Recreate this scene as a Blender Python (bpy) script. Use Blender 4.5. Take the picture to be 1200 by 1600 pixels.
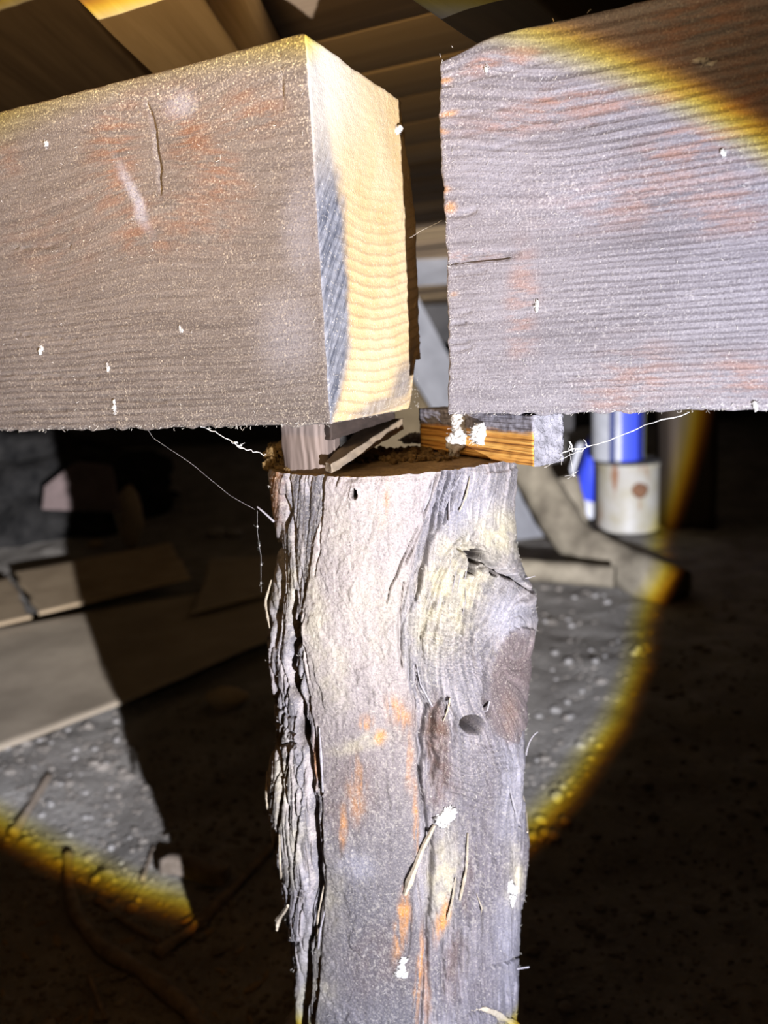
import bpy, math, random
import numpy as np
from mathutils import Matrix, Vector

random.seed(7)
RNG = np.random.default_rng(7)
scene = bpy.context.scene
for o in list(bpy.data.objects):
    bpy.data.objects.remove(o)

# ------------------------------------------------------------------ camera
F_PX = 1209.0
PITCH, ROLL = math.radians(11.0), math.radians(3.0)
CAM = np.array([0.0, 0.0, 1.0])
FW = np.array([0, math.cos(PITCH), -math.sin(PITCH)])
UP0 = np.array([0, math.sin(PITCH), math.cos(PITCH)])
RT0 = np.array([1.0, 0, 0])
RIGHT = RT0 * math.cos(ROLL) - UP0 * math.sin(ROLL)
UPV = RT0 * math.sin(ROLL) + UP0 * math.cos(ROLL)
cam_data = bpy.data.cameras.new('camera')
cam_data.sensor_fit = 'VERTICAL'
cam_data.sensor_height = 36.0
cam_data.lens = 36.0 * F_PX / 1600.0
cam_data.clip_start = 0.01
cam_data.dof.use_dof = True
cam_data.dof.focus_distance = 0.625
cam_data.dof.aperture_fstop = 4.2
cam = bpy.data.objects.new('camera', cam_data)
scene.collection.objects.link(cam)
cam.matrix_world = Matrix(((RIGHT[0], UPV[0], -FW[0], CAM[0]),
                           (RIGHT[1], UPV[1], -FW[1], CAM[1]),
                           (RIGHT[2], UPV[2], -FW[2], CAM[2]),
                           (0, 0, 0, 1)))
scene.camera = cam

# ------------------------------------------------------------------ world, lamps, exposure
world = bpy.data.worlds.new('world')
scene.world = world
world.use_nodes = True
world.node_tree.nodes['Background'].inputs[0].default_value = (0.010, 0.007, 0.0045, 1)
world.node_tree.nodes['Background'].inputs[1].default_value = 0.10

scene.view_settings.view_transform = 'Standard'
scene.view_settings.look = 'None'
scene.view_settings.gamma = 1.0
scene.view_settings.use_curve_mapping = False
scene.view_settings.exposure = 0.0

TORCH = np.array([0.2385, -0.082, 0.744])
TORCH_AXIS = np.array([-0.2165, 1.0, 0.0560])


def make_torch():
    li = bpy.data.lights.new('hand_torch', 'SPOT')
    li.energy = 70.0
    li.spot_size = math.radians(74)
    li.spot_blend = 0.0
    li.shadow_soft_size = 0.004
    li.use_nodes = True
    nt = li.node_tree
    em = [n for n in nt.nodes if n.type == 'EMISSION'][0]
    tc = nt.nodes.new('ShaderNodeTexCoord')
    sx = nt.nodes.new('ShaderNodeSeparateXYZ')
    ab = nt.nodes.new('ShaderNodeMath'); ab.operation = 'ABSOLUTE'
    ac = nt.nodes.new('ShaderNodeMath'); ac.operation = 'ARCCOSINE'
    dv = nt.nodes.new('ShaderNodeMath'); dv.operation = 'DIVIDE'; dv.inputs[1].default_value = math.radians(40)
    rp = nt.nodes.new('ShaderNodeValToRGB')
    nt.links.new(tc.outputs['Normal'], sx.inputs[0])
    nt.links.new(sx.outputs['Z'], ab.inputs[0])
    nt.links.new(ab.outputs[0], ac.inputs[0])
    nt.links.new(ac.outputs[0], dv.inputs[0])
    nt.links.new(dv.outputs[0], rp.inputs[0])
    nt.links.new(rp.outputs[0], em.inputs[0])
    # a lens-focused beam: it thins out more slowly with distance than a bare bulb
    fo = nt.nodes.new('ShaderNodeLightFalloff'); fo.inputs['Strength'].default_value = 1.0
    m1 = nt.nodes.new('ShaderNodeMath'); m1.operation = 'MULTIPLY'; m1.inputs[1].default_value = 0.45 / 0.68
    m2 = nt.nodes.new('ShaderNodeMath'); m2.operation = 'MULTIPLY_ADD'; m2.inputs[1].default_value = 0.55 / 0.68 ** 2
    nt.links.new(fo.outputs['Linear'], m1.inputs[0]); nt.links.new(fo.outputs['Constant'], m2.inputs[0]); nt.links.new(m1.outputs[0], m2.inputs[2])
    nt.links.new(m2.outputs[0], em.inputs[1])
    stops = [(0, (0.95, 0.94, 1.0)), (20, (0.90, 0.905, 1.0)), (27.5, (0.84, 0.86, 1.0)), (30.35, (0.80, 0.84, 1.0)),
             (31.0, (0.92, 0.90, 0.55)), (31.45, (0.92, 0.76, 0.08)), (31.9, (0.58, 0.30, 0.008)), (32.3, (0.13, 0.04, 0.002)), (32.75, (0, 0, 0))]
    cr = rp.color_ramp
    while len(cr.elements) < len(stops):
        cr.elements.new(0.5)
    for e, (a, c) in zip(cr.elements, stops):
        e.position = a / 40.0
    for e, (a, c) in zip(cr.elements, stops):
        e.color = (*c, 1)
    ob = bpy.data.objects.new('hand_torch', li)
    scene.collection.objects.link(ob)
    ob.location = TORCH
    ob.rotation_euler = Vector(TORCH_AXIS).to_track_quat('-Z', 'Y').to_euler()
    return ob


make_torch()
fill_li = bpy.data.lights.new('warm_fill_lamp', 'SPOT')  # unseen warm second lamp, aimed up to brighten the joists and fill shadows
fill_li.energy = 27.0
fill_li.color = (1.0, 0.70, 0.38)
fill_li.shadow_soft_size = 0.04
fill_li.spot_size = math.radians(138)
fill_li.spot_blend = 1.0
fill_ob = bpy.data.objects.new('warm_fill_lamp', fill_li)
scene.collection.objects.link(fill_ob)
fill_ob.location = (-0.26, 0.05, 1.15)
fill_ob.rotation_euler = Vector((-0.12, 1.0, 0.62)).to_track_quat('-Z', 'Y').to_euler()


# ------------------------------------------------------------------ helpers
def ray(x, y):
    u = (x - 600) / F_PX; v = (800 - y) / F_PX
    return FW + RIGHT * u + UPV * v


def on_plane(x, y, p0, n):
    d = ray(x, y)
    return CAM + d * (np.dot(np.asarray(p0) - CAM, n) / np.dot(d, n))


def on_z(x, y, z=0.0):
    return on_plane(x, y, (0, 0, z), np.array([0, 0, 1.0]))


def on_y(x, y, yy):
    return on_plane(x, y, (0, yy, 0), np.array([0, 1.0, 0]))


def project(P):
    q = P - CAM
    w = q @ FW
    return 600 + F_PX * (q @ RIGHT) / w, 800 - F_PX * (q @ UPV) / w


def _hash(i, j, k):
    h = (i.astype(np.int64) * 374761393 + j.astype(np.int64) * 668265263 + k.astype(np.int64) * 2147483647) & 0xFFFFFFFF
    h = ((h ^ (h >> 13)) * 1274126177) & 0xFFFFFFFF
    h = h ^ (h >> 16)
    return (h & 0xFFFFFF) / float(0xFFFFFF)


def noise3(x, y, z=None):
    """value noise in [-1,1]"""
    x = np.asarray(x, float); y = np.asarray(y, float)
    z = np.zeros_like(x) if z is None else np.asarray(z, float) + np.zeros_like(x)
    xi, yi, zi = np.floor(x), np.floor(y), np.floor(z)
    fx, fy, fz = x - xi, y - yi, z - zi
    ux, uy, uz = fx * fx * (3 - 2 * fx), fy * fy * (3 - 2 * fy), fz * fz * (3 - 2 * fz)
    r = 0
    for a in (0, 1):
        for b in (0, 1):
            for c in (0, 1):
                w = (ux if a else 1 - ux) * (uy if b else 1 - uy) * (uz if c else 1 - uz)
                r = r + w * _hash(xi + a, yi + b, zi + c)
    return r * 2 - 1


def fbm(x, y, z=None, o=4):
    s = 0; a = 1; t = 0; f = 1.0
    for i in range(o):
        s = s + a * noise3(np.asarray(x) * f + i * 17.3, np.asarray(y) * f + i * 9.1, None if z is None else np.asarray(z) * f + i * 5.7)
        t += a; a *= 0.5; f *= 2.03
    return s / t


def smooth(a, b, x):
    t = np.clip((x - a) / (b - a), 0, 1)
    return t * t * (3 - 2 * t)


def seg_dist(px, py, pts):
    best = np.full(px.shape, 1e9); tt = np.zeros(px.shape)
    n = len(pts) - 1
    for i in range(n):
        (ax, ay), (bx, by) = pts[i][:2], pts[i + 1][:2]
        dx, dy = bx - ax, by - ay
        L = dx * dx + dy * dy + 1e-9
        t = np.clip(((px - ax) * dx + (py - ay) * dy) / L, 0, 1)
        d = np.hypot(px - ax - t * dx, py - ay - t * dy)
        m = d < best
        best[m] = d[m]; tt[m] = (i + t[m]) / n
    return best, tt


def poly_sd(px, py, poly):
    """positive inside"""
    d, _ = seg_dist(px, py, list(poly) + [poly[0]])
    ins = np.zeros(px.shape, bool)
    n = len(poly)
    for i in range(n):
        x1, y1 = poly[i]; x2, y2 = poly[(i + 1) % n]
        if y1 == y2:
            continue
        c = ((y1 > py) != (y2 > py)) & (px < (x2 - x1) * (py - y1) / (y2 - y1) + x1)
        ins ^= c
    return np.where(ins, d, -d)


def interp(ys, xs, y):
    return np.interp(y, ys, xs)


def link(o, parent=None):
    scene.collection.objects.link(o)
    if parent is not None:
        o.parent = parent
        o.matrix_parent_inverse = parent.matrix_world.inverted() if False else Matrix()
    return o


def mesh_obj(name, verts, faces, mat, parent=None, smooth_shade=False, mat_idx=None, mats=None, loc=(0, 0, 0), rotz=0.0):
    me = bpy.data.meshes.new(name)
    verts = np.asarray(verts, dtype=np.float32)
    if isinstance(faces, np.ndarray) and faces.ndim == 2:
        nf, k = faces.shape
        me.vertices.add(len(verts)); me.vertices.foreach_set('co', verts.ravel())
        me.loops.add(nf * k); me.loops.foreach_set('vertex_index', faces.astype(np.int32).ravel())
        me.polygons.add(nf)
        me.polygons.foreach_set('loop_start', np.arange(0, nf * k, k, dtype=np.int32))
        me.update(calc_edges=True)
    else:
        me.from_pydata(verts.tolist(), [], [list(f) for f in faces])
    for m in (mats or [mat]):
        me.materials.append(m)
    if mat_idx is not None:
        me.polygons.foreach_set('material_index', np.asarray(mat_idx, dtype=np.int32))
    if smooth_shade:
        me.polygons.foreach_set('use_smooth', np.ones(len(me.polygons), bool))
    me.validate()
    o = bpy.data.objects.new(name, me)
    o.location = loc
    o.rotation_euler = (0, 0, rotz)
    return link(o, parent)


def set_float(o, name, arr):
    a = o.data.attributes.new(name, 'FLOAT', 'POINT')
    a.data.foreach_set('value', np.asarray(arr, dtype=np.float32))


def set_color(o, name, arr):
    a = o.data.attributes.new(name, 'FLOAT_COLOR', 'POINT')
    c = np.ones((len(arr), 4), dtype=np.float32); c[:, :3] = arr
    a.data.foreach_set('color', c.ravel())


def tag(o, label, cat, group=None, kind=None):
    o['label'] = label; o['category'] = cat
    if group: o['group'] = group
    if kind: o['kind'] = kind
    return o


def structure(o, label=None):
    o['kind'] = 'structure'
    if label: o['label'] = label
    return o


# -------------------------------------------------------- node helpers
class Mat:
    def __init__(self, name, rough=0.9, spec=0.2):
        self.m = bpy.data.materials.new(name)
        self.m.use_nodes = True
        self.nt = self.m.node_tree
        self.b = self.nt.nodes['Principled BSDF']
        self.b.inputs['Roughness'].default_value = rough
        self.b.inputs['Specular IOR Level'].default_value = spec
        self.tc = self.nt.nodes.new('ShaderNodeTexCoord')

    def set(self, sock, v):
        if isinstance(v, bpy.types.NodeSocket):
            self.nt.links.new(v, sock)
        elif isinstance(v, (tuple, list)) and sock.type == 'RGBA' and len(v) == 3:
            sock.default_value = (*v, 1)
        else:
            sock.default_value = v

    def coords(self, scale=(1, 1, 1), rot=(0, 0, 0), src=None):
        n = self.nt.nodes.new('ShaderNodeMapping')
        n.inputs['Scale'].default_value = scale
        n.inputs['Rotation'].default_value = rot
        self.nt.links.new(src or self.tc.outputs['Object'], n.inputs['Vector'])
        return n.outputs[0]

    def noise(self, vec, scale=5.0, detail=3.0, rough=0.55, dist=0.0):
        n = self.nt.nodes.new('ShaderNodeTexNoise')
        n.inputs['Scale'].default_value = scale; n.inputs['Detail'].default_value = detail
        n.inputs['Roughness'].default_value = rough; n.inputs['Distortion'].default_value = dist
        self.nt.links.new(vec, n.inputs['Vector'])
        return n.outputs['Fac']

    def voronoi(self, vec, scale, rand=1.0, out='Distance'):
        n = self.nt.nodes.new('ShaderNodeTexVoronoi')
        n.inputs['Scale'].default_value = scale; n.inputs['Randomness'].default_value = rand
        self.nt.links.new(vec, n.inputs['Vector'])
        return n.outputs[out]

    def ramp(self, fac, stops, interp='LINEAR'):
        n = self.nt.nodes.new('ShaderNodeValToRGB')
        cr = n.color_ramp; cr.interpolation = interp
        while len(cr.elements) < len(stops):
            cr.elements.new(0.5)
        for e, (p, c) in zip(cr.elements, stops):
            e.position = p
        for e, (p, c) in zip(cr.elements, stops):
            e.color = (c, c, c, 1) if isinstance(c, (int, float)) else (*c, 1)
        self.nt.links.new(fac, n.inputs[0])
        return n.outputs[0]

    def math(self, op, a, b=0.0, clamp=False):
        n = self.nt.nodes.new('ShaderNodeMath'); n.operation = op; n.use_clamp = clamp
        self.set(n.inputs[0], a); self.set(n.inputs[1], b)
        return n.outputs[0]

    def mix(self, fac, a, b, mode='MIX'):
        n = self.nt.nodes.new('ShaderNodeMix'); n.data_type = 'RGBA'; n.blend_type = mode
        self.set(n.inputs[0], fac); self.set(n.inputs[6], a); self.set(n.inputs[7], b)
        return n.outputs[2]

    def attr(self, name, out='Fac'):
        n = self.nt.nodes.new('ShaderNodeAttribute'); n.attribute_name = name
        return n.outputs[out]

    def sep(self, vec):
        n = self.nt.nodes.new('ShaderNodeSeparateXYZ'); self.nt.links.new(vec, n.inputs[0])
        return n.outputs

    def comb(self, x, y, z):
        n = self.nt.nodes.new('ShaderNodeCombineXYZ')
        self.set(n.inputs[0], x); self.set(n.inputs[1], y); self.set(n.inputs[2], z)
        return n.outputs[0]

    def color(self, c):
        self.set(self.b.inputs['Base Color'], c); return self

    def bump(self, h, strength=0.5, dist=0.002):
        n = self.nt.nodes.new('ShaderNodeBump')
        n.inputs['Strength'].default_value = strength; n.inputs['Distance'].default_value = dist
        self.nt.links.new(h, n.inputs['Height'])
        self.nt.links.new(n.outputs[0], self.b.inputs['Normal'])
        return self


def simple_mat(name, c1, c2, scale=20.0, rough=0.9, bump=0.3, bdist=0.003, stretch=(1, 1, 1), spec=0.15, detail=4.0):
    m = Mat(name, rough, spec)
    v = m.coords(stretch)
    n = m.noise(v, scale, detail, 0.6)
    m.color(m.ramp(n, [(0.3, c1), (0.7, c2)]))
    m.bump(m.noise(v, scale * 2.5, 3.0), bump, bdist)
    return m.m


# -------------------------------------------------------- geometry helpers
def tube(pts, radii, sides=6, closed_ends=True):
    P = np.asarray(pts, float); n = len(P)
    if np.isscalar(radii): radii = [radii] * n
    T = np.gradient(P, axis=0); T /= np.linalg.norm(T, axis=1)[:, None] + 1e-12
    ref = np.array([0, 0, 1.0]) if abs(T[0][2]) < 0.9 else np.array([1.0, 0, 0])
    V = []
    for i in range(n):
        a = np.cross(T[i], ref); a /= np.linalg.norm(a) + 1e-12
        b = np.cross(T[i], a)
        for k in range(sides):
            t = 2 * math.pi * k / sides
            V.append(P[i] + radii[i] * (math.cos(t) * a + math.sin(t) * b))
        ref = b if False else ref
    Fs = []
    for i in range(n - 1):
        for k in range(sides):
            k2 = (k + 1) % sides
            Fs.append((i * sides + k, i * sides + k2, (i + 1) * sides + k2, (i + 1) * sides + k))
    if closed_ends:
        Fs.append(tuple(range(sides))[::-1]); Fs.append(tuple((n - 1) * sides + k for k in range(sides)))
    return V, Fs


class Bag:
    """collects shapes into one mesh"""
    def __init__(self): self.v = []; self.f = []
    def add(self, V, Fs):
        o = len(self.v)
        self.v.extend([tuple(p) for p in V]); self.f.extend([tuple(i + o for i in q) for q in Fs])
        return self


ICO = None
def blob(center, size, seed=0, amp=0.25, freq=1.6, sub=2):
    global ICO
    import bmesh
    if ICO is None: ICO = {}
    if sub not in ICO:
        bm = bmesh.new(); bmesh.ops.create_icosphere(bm, subdivisions=sub, radius=1.0)
        bm.verts.ensure_lookup_table()
        ICO[sub] = (np.array([v.co[:] for v in bm.verts]), [tuple(v.index for v in f.verts) for f in bm.faces]); bm.free()
    V, Fs = ICO[sub]
    n = fbm(V[:, 0] * freq + seed * 3.1, V[:, 1] * freq + seed * 1.7, V[:, 2] * freq + seed * 5.3, 3)
    W = V * (1 + amp * n * 1.6)[:, None] * np.asarray(size) + np.asarray(center)
    return W, Fs


def prism(poly_bottom, z0, z1):
    n = len(poly_bottom)
    V = [(p[0], p[1], z0) for p in poly_bottom] + [(p[0], p[1], z1) for p in poly_bottom]
    Fs = [tuple(range(n))[::-1], tuple(range(n, 2 * n))] + [(i, (i + 1) % n, n + (i + 1) % n, n + i) for i in range(n)]
    return V, Fs


def grid_box(xs, ys, zs):
    """six-sided welded grid box; returns verts, quads, face id per quad (0:-x 1:+x 2:-y 3:+y 4:-z 5:+z)"""
    nx, ny, nz = len(xs), len(ys), len(zs)
    idx = {}
    I = -np.ones((nx, ny, nz), dtype=np.int64)
    mask = np.zeros((nx, ny, nz), bool)
    mask[0] = mask[-1] = True; mask[:, 0] = mask[:, -1] = True; mask[:, :, 0] = mask[:, :, -1] = True
    w = np.argwhere(mask)
    I[mask] = np.arange(len(w))
    V = np.stack([xs[w[:, 0]], ys[w[:, 1]], zs[w[:, 2]]], 1)
    Q = []; fid = []
    def add(A, B, C, D, k):
        q = np.stack([A.ravel(), B.ravel(), C.ravel(), D.ravel()], 1)
        Q.append(q); fid.append(np.full(len(q), k))
    S = I[0]; add(S[:-1, :-1], S[:-1, 1:], S[1:, 1:], S[1:, :-1], 0)
    S = I[-1]; add(S[:-1, :-1], S[1:, :-1], S[1:, 1:], S[:-1, 1:], 1)
    S = I[:, 0]; add(S[:-1, :-1], S[1:, :-1], S[1:, 1:], S[:-1, 1:], 2)
    S = I[:, -1]; add(S[:-1, :-1], S[:-1, 1:], S[1:, 1:], S[1:, :-1], 3)
    S = I[:, :, 0]; add(S[:-1, :-1], S[:-1, 1:], S[1:, 1:], S[1:, :-1], 4)
    S = I[:, :, -1]; add(S[:-1, :-1], S[1:, :-1], S[1:, 1:], S[:-1, 1:], 5)
    return V, np.concatenate(Q), np.concatenate(fid)


def round_box(V, lo, hi, r, rn=None):
    r_ = r if rn is None else rn[:, None]
    q = np.clip(V, lo + r_, hi - r_)
    d = V - q
    L = np.linalg.norm(d, axis=1)[:, None]
    return q + d / np.maximum(L, 1e-9) * np.minimum(L, r_)


# ================================================================== the setting
# ---- soil floor
soil = Mat('soil', 0.95, 0.1)
v = soil.coords()
n1 = soil.noise(v, 7.0, 6.0, 0.65); n2 = soil.noise(v, 60.0, 4.0, 0.6)
c = soil.ramp(n1, [(0.3, (0.15, 0.135, 0.115)), (0.7, (0.27, 0.25, 0.215))])
sp = soil.ramp(soil.voronoi(v, 55.0), [(0.10, 1.0), (0.2, 0.0)])
c = soil.mix(soil.math('MULTIPLY', sp, 0.35), c, (0.36, 0.33, 0.28))
soil.color(c).bump(n2, 0.8, 0.012)
SOIL = soil.m

gx = np.concatenate([np.linspace(-7, -2.4, 20)[:-1], np.linspace(-2.4, 2.6, 210), np.linspace(2.6, 7, 20)[1:]])
gy = np.concatenate([np.linspace(-1.5, 0.7, 20)[:-1], np.linspace(0.7, 4.5, 190), np.linspace(4.5, 8.0, 60)[1:]])
GX, GY = np.meshgrid(gx, gy)


def ground_h(x, y):
    h = 0.035 * fbm(x * 1.3, y * 1.3, None, 3) + 0.022 * fbm(x * 6, y * 6, None, 4) - 0.01
    h = h + 0.35 * smooth(4.6, 6.5, y)  # soil bank rising towards the far wall
    return h


GZ = ground_h(GX, GY)
nX, nY = len(gx), len(gy)
ii = np.arange(nX * nY).reshape(nY, nX)
quads = np.stack([ii[:-1, :-1], ii[:-1, 1:], ii[1:, 1:], ii[1:, :-1]], -1).reshape(-1, 4)
floor = mesh_obj('floor', np.stack([GX.ravel(), GY.ravel(), GZ.ravel()], 1), quads, SOIL, smooth_shade=True)
structure(floor, 'bare dirt floor of the crawl space strewn with grit')

# ---- far wall
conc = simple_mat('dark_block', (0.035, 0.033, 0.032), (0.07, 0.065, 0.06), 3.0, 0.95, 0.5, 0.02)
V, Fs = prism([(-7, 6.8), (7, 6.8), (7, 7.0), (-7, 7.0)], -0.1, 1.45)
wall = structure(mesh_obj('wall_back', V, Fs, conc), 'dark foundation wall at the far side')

# ---- subfloor boards overhead
A = math.radians(25.0)
DX = np.array([math.cos(A), -math.sin(A), 0.0])    # along the beams, to the right and nearer
DY = np.array([math.sin(A), math.cos(A), 0.0])     # across the beams, away from camera


def board_mat(name, c1, c2, c3, long_axis=0, rough=0.8):
    m = Mat(name, rough, 0.25)
    s = [40, 40, 40]; s[long_axis] = 2.5
    v = m.coords(tuple(s))
    n1 = m.noise(v, 1.0, 4.0, 0.6, 0.6)
    n2 = m.noise(m.coords((3, 3, 3)), 1.0, 3.0)
    c = m.ramp(n1, [(0.3, c1), (0.62, c2)])
    c = m.mix(m.ramp(n2, [(0.35, 0.0), (0.75, 0.8)]), c, c3)
    m.color(c).bump(n1, 0.4, 0.002)
    return m.m


B_TAN = board_mat('plank_tan', (0.34, 0.23, 0.115), (0.52, 0.37, 0.20), (0.44, 0.31, 0.16))
B_BRN = board_mat('plank_brown', (0.15, 0.10, 0.055), (0.28, 0.195, 0.11), (0.20, 0.135, 0.075))
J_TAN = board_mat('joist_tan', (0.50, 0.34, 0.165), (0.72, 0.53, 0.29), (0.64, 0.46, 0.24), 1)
J_BRN = board_mat('joist_brown', (0.11, 0.07, 0.035), (0.22, 0.15, 0.08), (0.15, 0.10, 0.05), 1)
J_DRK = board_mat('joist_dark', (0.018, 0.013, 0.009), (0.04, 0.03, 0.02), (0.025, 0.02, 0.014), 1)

V, Fs = prism([(-7, -1.5), (7, -1.5), (7, 7.0), (-7, 7.0)], 1.475, 1.50)
ceiling = structure(mesh_obj('ceiling', V, Fs, B_BRN), 'subfloor of wide planks overhead')
k = 0
w = -0.35
while w < 5.6:
    wd = 0.135 + 0.02 * random.random()
    z0 = 1.445 + 0.004 * random.random()
    lo = np.array([-3.2, 0, z0]); hi = np.array([3.2, wd - 0.004, z0 + 0.028])
    Vb, Q, _ = grid_box(np.linspace(lo[0], hi[0], 12), np.array([lo[1], 0.004, hi[1] - 0.004, hi[1]]), np.array([lo[2], lo[2] + 0.004, hi[2]]))
    Vb = round_box(Vb, lo, hi, 0.003)
    base = DX * 0 + DY * w
    mesh_obj('plank', Vb, Q, B_TAN if random.random() < 0.55 else B_BRN, ceiling, loc=tuple(base), rotz=-A)
    w += wd; k += 1


# ---- joists: straight timbers laid across, edges a little worn
def joist(name, p0, p1, q0, q1, z0, h, mat, label, front=0.35, back=1.8):
    """left edge through p0->p1, right edge through q0->q1 (points on the underside)"""
    p0, p1, q0, q1 = [np.asarray(a, float) for a in (p0, p1, q0, q1)]
    d = (p1 - p0) / np.linalg.norm(p1 - p0) + (q1 - q0) / np.linalg.norm(q1 - q0)
    d[2] = 0; d /= np.linalg.norm(d)
    nrm = np.array([d[1], -d[0], 0])
    c = (p0 + p1 + q0 + q1) / 4
    wl = ((p0 + p1) / 2 - c) @ nrm; wr = ((q0 + q1) / 2 - c) @ nrm
    L0, L1 = -front, back
    lo = np.array([wl, L0, 0]); hi = np.array([wr, L1, h])
    ys = np.linspace(L0, L1, 60)
    xs = np.concatenate([[wl, wl + 0.002, wl + 0.005], np.linspace(wl + 0.02, wr - 0.02, 5), [wr - 0.005, wr - 0.002, wr]])
    zs = np.array([0, 0.002, 0.005, h * 0.5, h - 0.004, h])
    V, Q, _ = grid_box(xs, ys, zs)
    V = round_box(V, lo, hi, 0.004)
    V[:, 0] += 0.0016 * noise3(V[:, 1] * 14, V[:, 2] * 20)
    V[:, 2] += 0.0014 * noise3(V[:, 1] * 11 + 7, V[:, 0] * 30)
    ang = math.atan2(-d[0], d[1])
    o = mesh_obj(name, V, Q, mat, loc=(c[0], c[1], z0), rotz=ang, smooth_shade=False)
    return tag(o, label, 'joist', 'joists under the floor')


Z1 = 1.335
joist('floor_joist', on_z(125, 0, Z1), on_z(226, 108, Z1), on_z(318, 0, Z1), on_z(372, 70, Z1), Z1, 0.108, J_TAN,
      'clean tan wooden joist above the left beam')
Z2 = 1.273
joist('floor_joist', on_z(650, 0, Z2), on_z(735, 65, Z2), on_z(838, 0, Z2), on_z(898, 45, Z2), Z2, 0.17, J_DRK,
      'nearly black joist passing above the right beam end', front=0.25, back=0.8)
Z0 = 1.422
joist('floor_joist', on_z(-330, 40, Z0), on_z(-60, 200, Z0), on_z(70, -40, Z0), on_z(215, 95, Z0), Z0, 0.022, J_BRN,
      'wide thin brown board at the top left beside the tan joist')

# ================================================================== timber beams
def beam_front_mat(name, dark, mid, light, red, dust, streak_scale, dust_amt, line_amt):
    m = Mat(name, 0.85, 0.2)
    obj = m.sep(m.tc.outputs['Object'])
    gz = m.attr('gz')
    vs = m.comb(m.math('MULTIPLY', obj[0], 4.0), m.math('MULTIPLY', obj[1], 60.0), m.math('MULTIPLY', gz, streak_scale))
    vf = m.comb(m.math('MULTIPLY', obj[0], 16.0), m.math('MULTIPLY', obj[1], 150.0), m.math('MULTIPLY', gz, streak_scale * 3.6))
    s1 = m.noise(vs, 1.0, 2.0, 0.5, 0.1)
    s2 = m.noise(vf, 1.0, 3.0, 0.6)
    o3 = m.tc.outputs['Object']
    big = m.noise(o3, 9.0, 4.0, 0.6)
    mid_n = m.noise(o3, 130.0, 4.0, 0.7)
    fine = m.noise(o3, 620.0, 3.0, 0.75)
    # growth-ring lines
    wob = m.noise(m.comb(m.math('MULTIPLY', obj[0], 7.0), 0.0, m.math('MULTIPLY', gz, 45.0)), 1.0, 3.0, 0.5)
    ph = m.math('ADD', m.attr('ph'), m.math('MULTIPLY', wob, 1.3))
    w = m.math('SINE', m.math('MULTIPLY', ph, 2 * math.pi))
    wl = m.ramp(m.math('ADD', m.math('MULTIPLY', w, 0.5), 0.5), [(0.10, 1.0), (0.55, 0.0)])
    brk = m.ramp(m.noise(m.comb(m.math('MULTIPLY', obj[0], 26.0), 0.0, m.math('MULTIPLY', gz, 120.0)), 1.0, 3.0, 0.6), [(0.30, 0.25), (0.55, 1.0)])
    lines = m.math('MULTIPLY', m.math('MULTIPLY', wl, m.attr('lin')), brk)
    c = m.ramp(s1, [(0.30, dark), (0.48, mid), (0.72, light)])
    c = m.mix(line_amt, mid, c)
    c = m.mix(m.ramp(s2, [(0.34, 0.5), (0.5, 0.0)]), c, dark)
    c = m.mix(m.ramp(big, [(0.35, 0.0), (0.7, 0.35)]), c, light)
    c = m.mix(lines, c, dark)
    rm = m.math('MULTIPLY', m.attr('red'), m.ramp(m.noise(m.comb(m.math('MULTIPLY', obj[0], 26.0), obj[1], m.math('MULTIPLY', gz, 120.0)), 1.0, 5.0, 0.7), [(0.42, 0.0), (0.60, 1.0)]))
    c = m.mix(rm, c, red)
    c = m.mix(m.math('MULTIPLY', m.attr('orange'), 0.75), c, (0.50, 0.25, 0.085))
    c = m.mix(m.attr('pale'), c, (0.34, 0.34, 0.39))
    c = m.mix(m.attr('knot'), c, (0.15, 0.125, 0.11))
    # grit: dark pores and pale dust grains
    c = m.mix(m.ramp(fine, [(0.30, 0.75), (0.47, 0.0)]), c, dark)
    dm = m.math('ADD', m.attr('dust'), dust_amt)
    g1 = m.math('MULTIPLY', m.ramp(fine, [(0.53, 0.0), (0.66, 1.0)]), m.ramp(mid_n, [(0.36, 0.25), (0.62, 1.0)]))
    g2 = m.ramp(m.voronoi(o3, 230.0), [(0.12, 1.0), (0.22, 0.0)])
    gate = m.ramp(m.noise(o3, 45.0, 4.0, 0.7), [(0.45, 0.0), (0.66, 1.0)])
    g = m.math('MAXIMUM', m.math('MULTIPLY', g1, 0.9), m.math('MULTIPLY', g2, gate))
    c = m.mix(m.math('MULTIPLY', g, dm, True), c, dust)
    m.color(c)
    h = m.math('ADD', m.math('MULTIPLY', s2, 0.35), m.math('ADD', m.math('MULTIPLY', fine, 0.6), m.math('MULTIPLY', lines, -0.5)))
    m.bump(h, 0.7, 0.0018)
    return m.m


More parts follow.
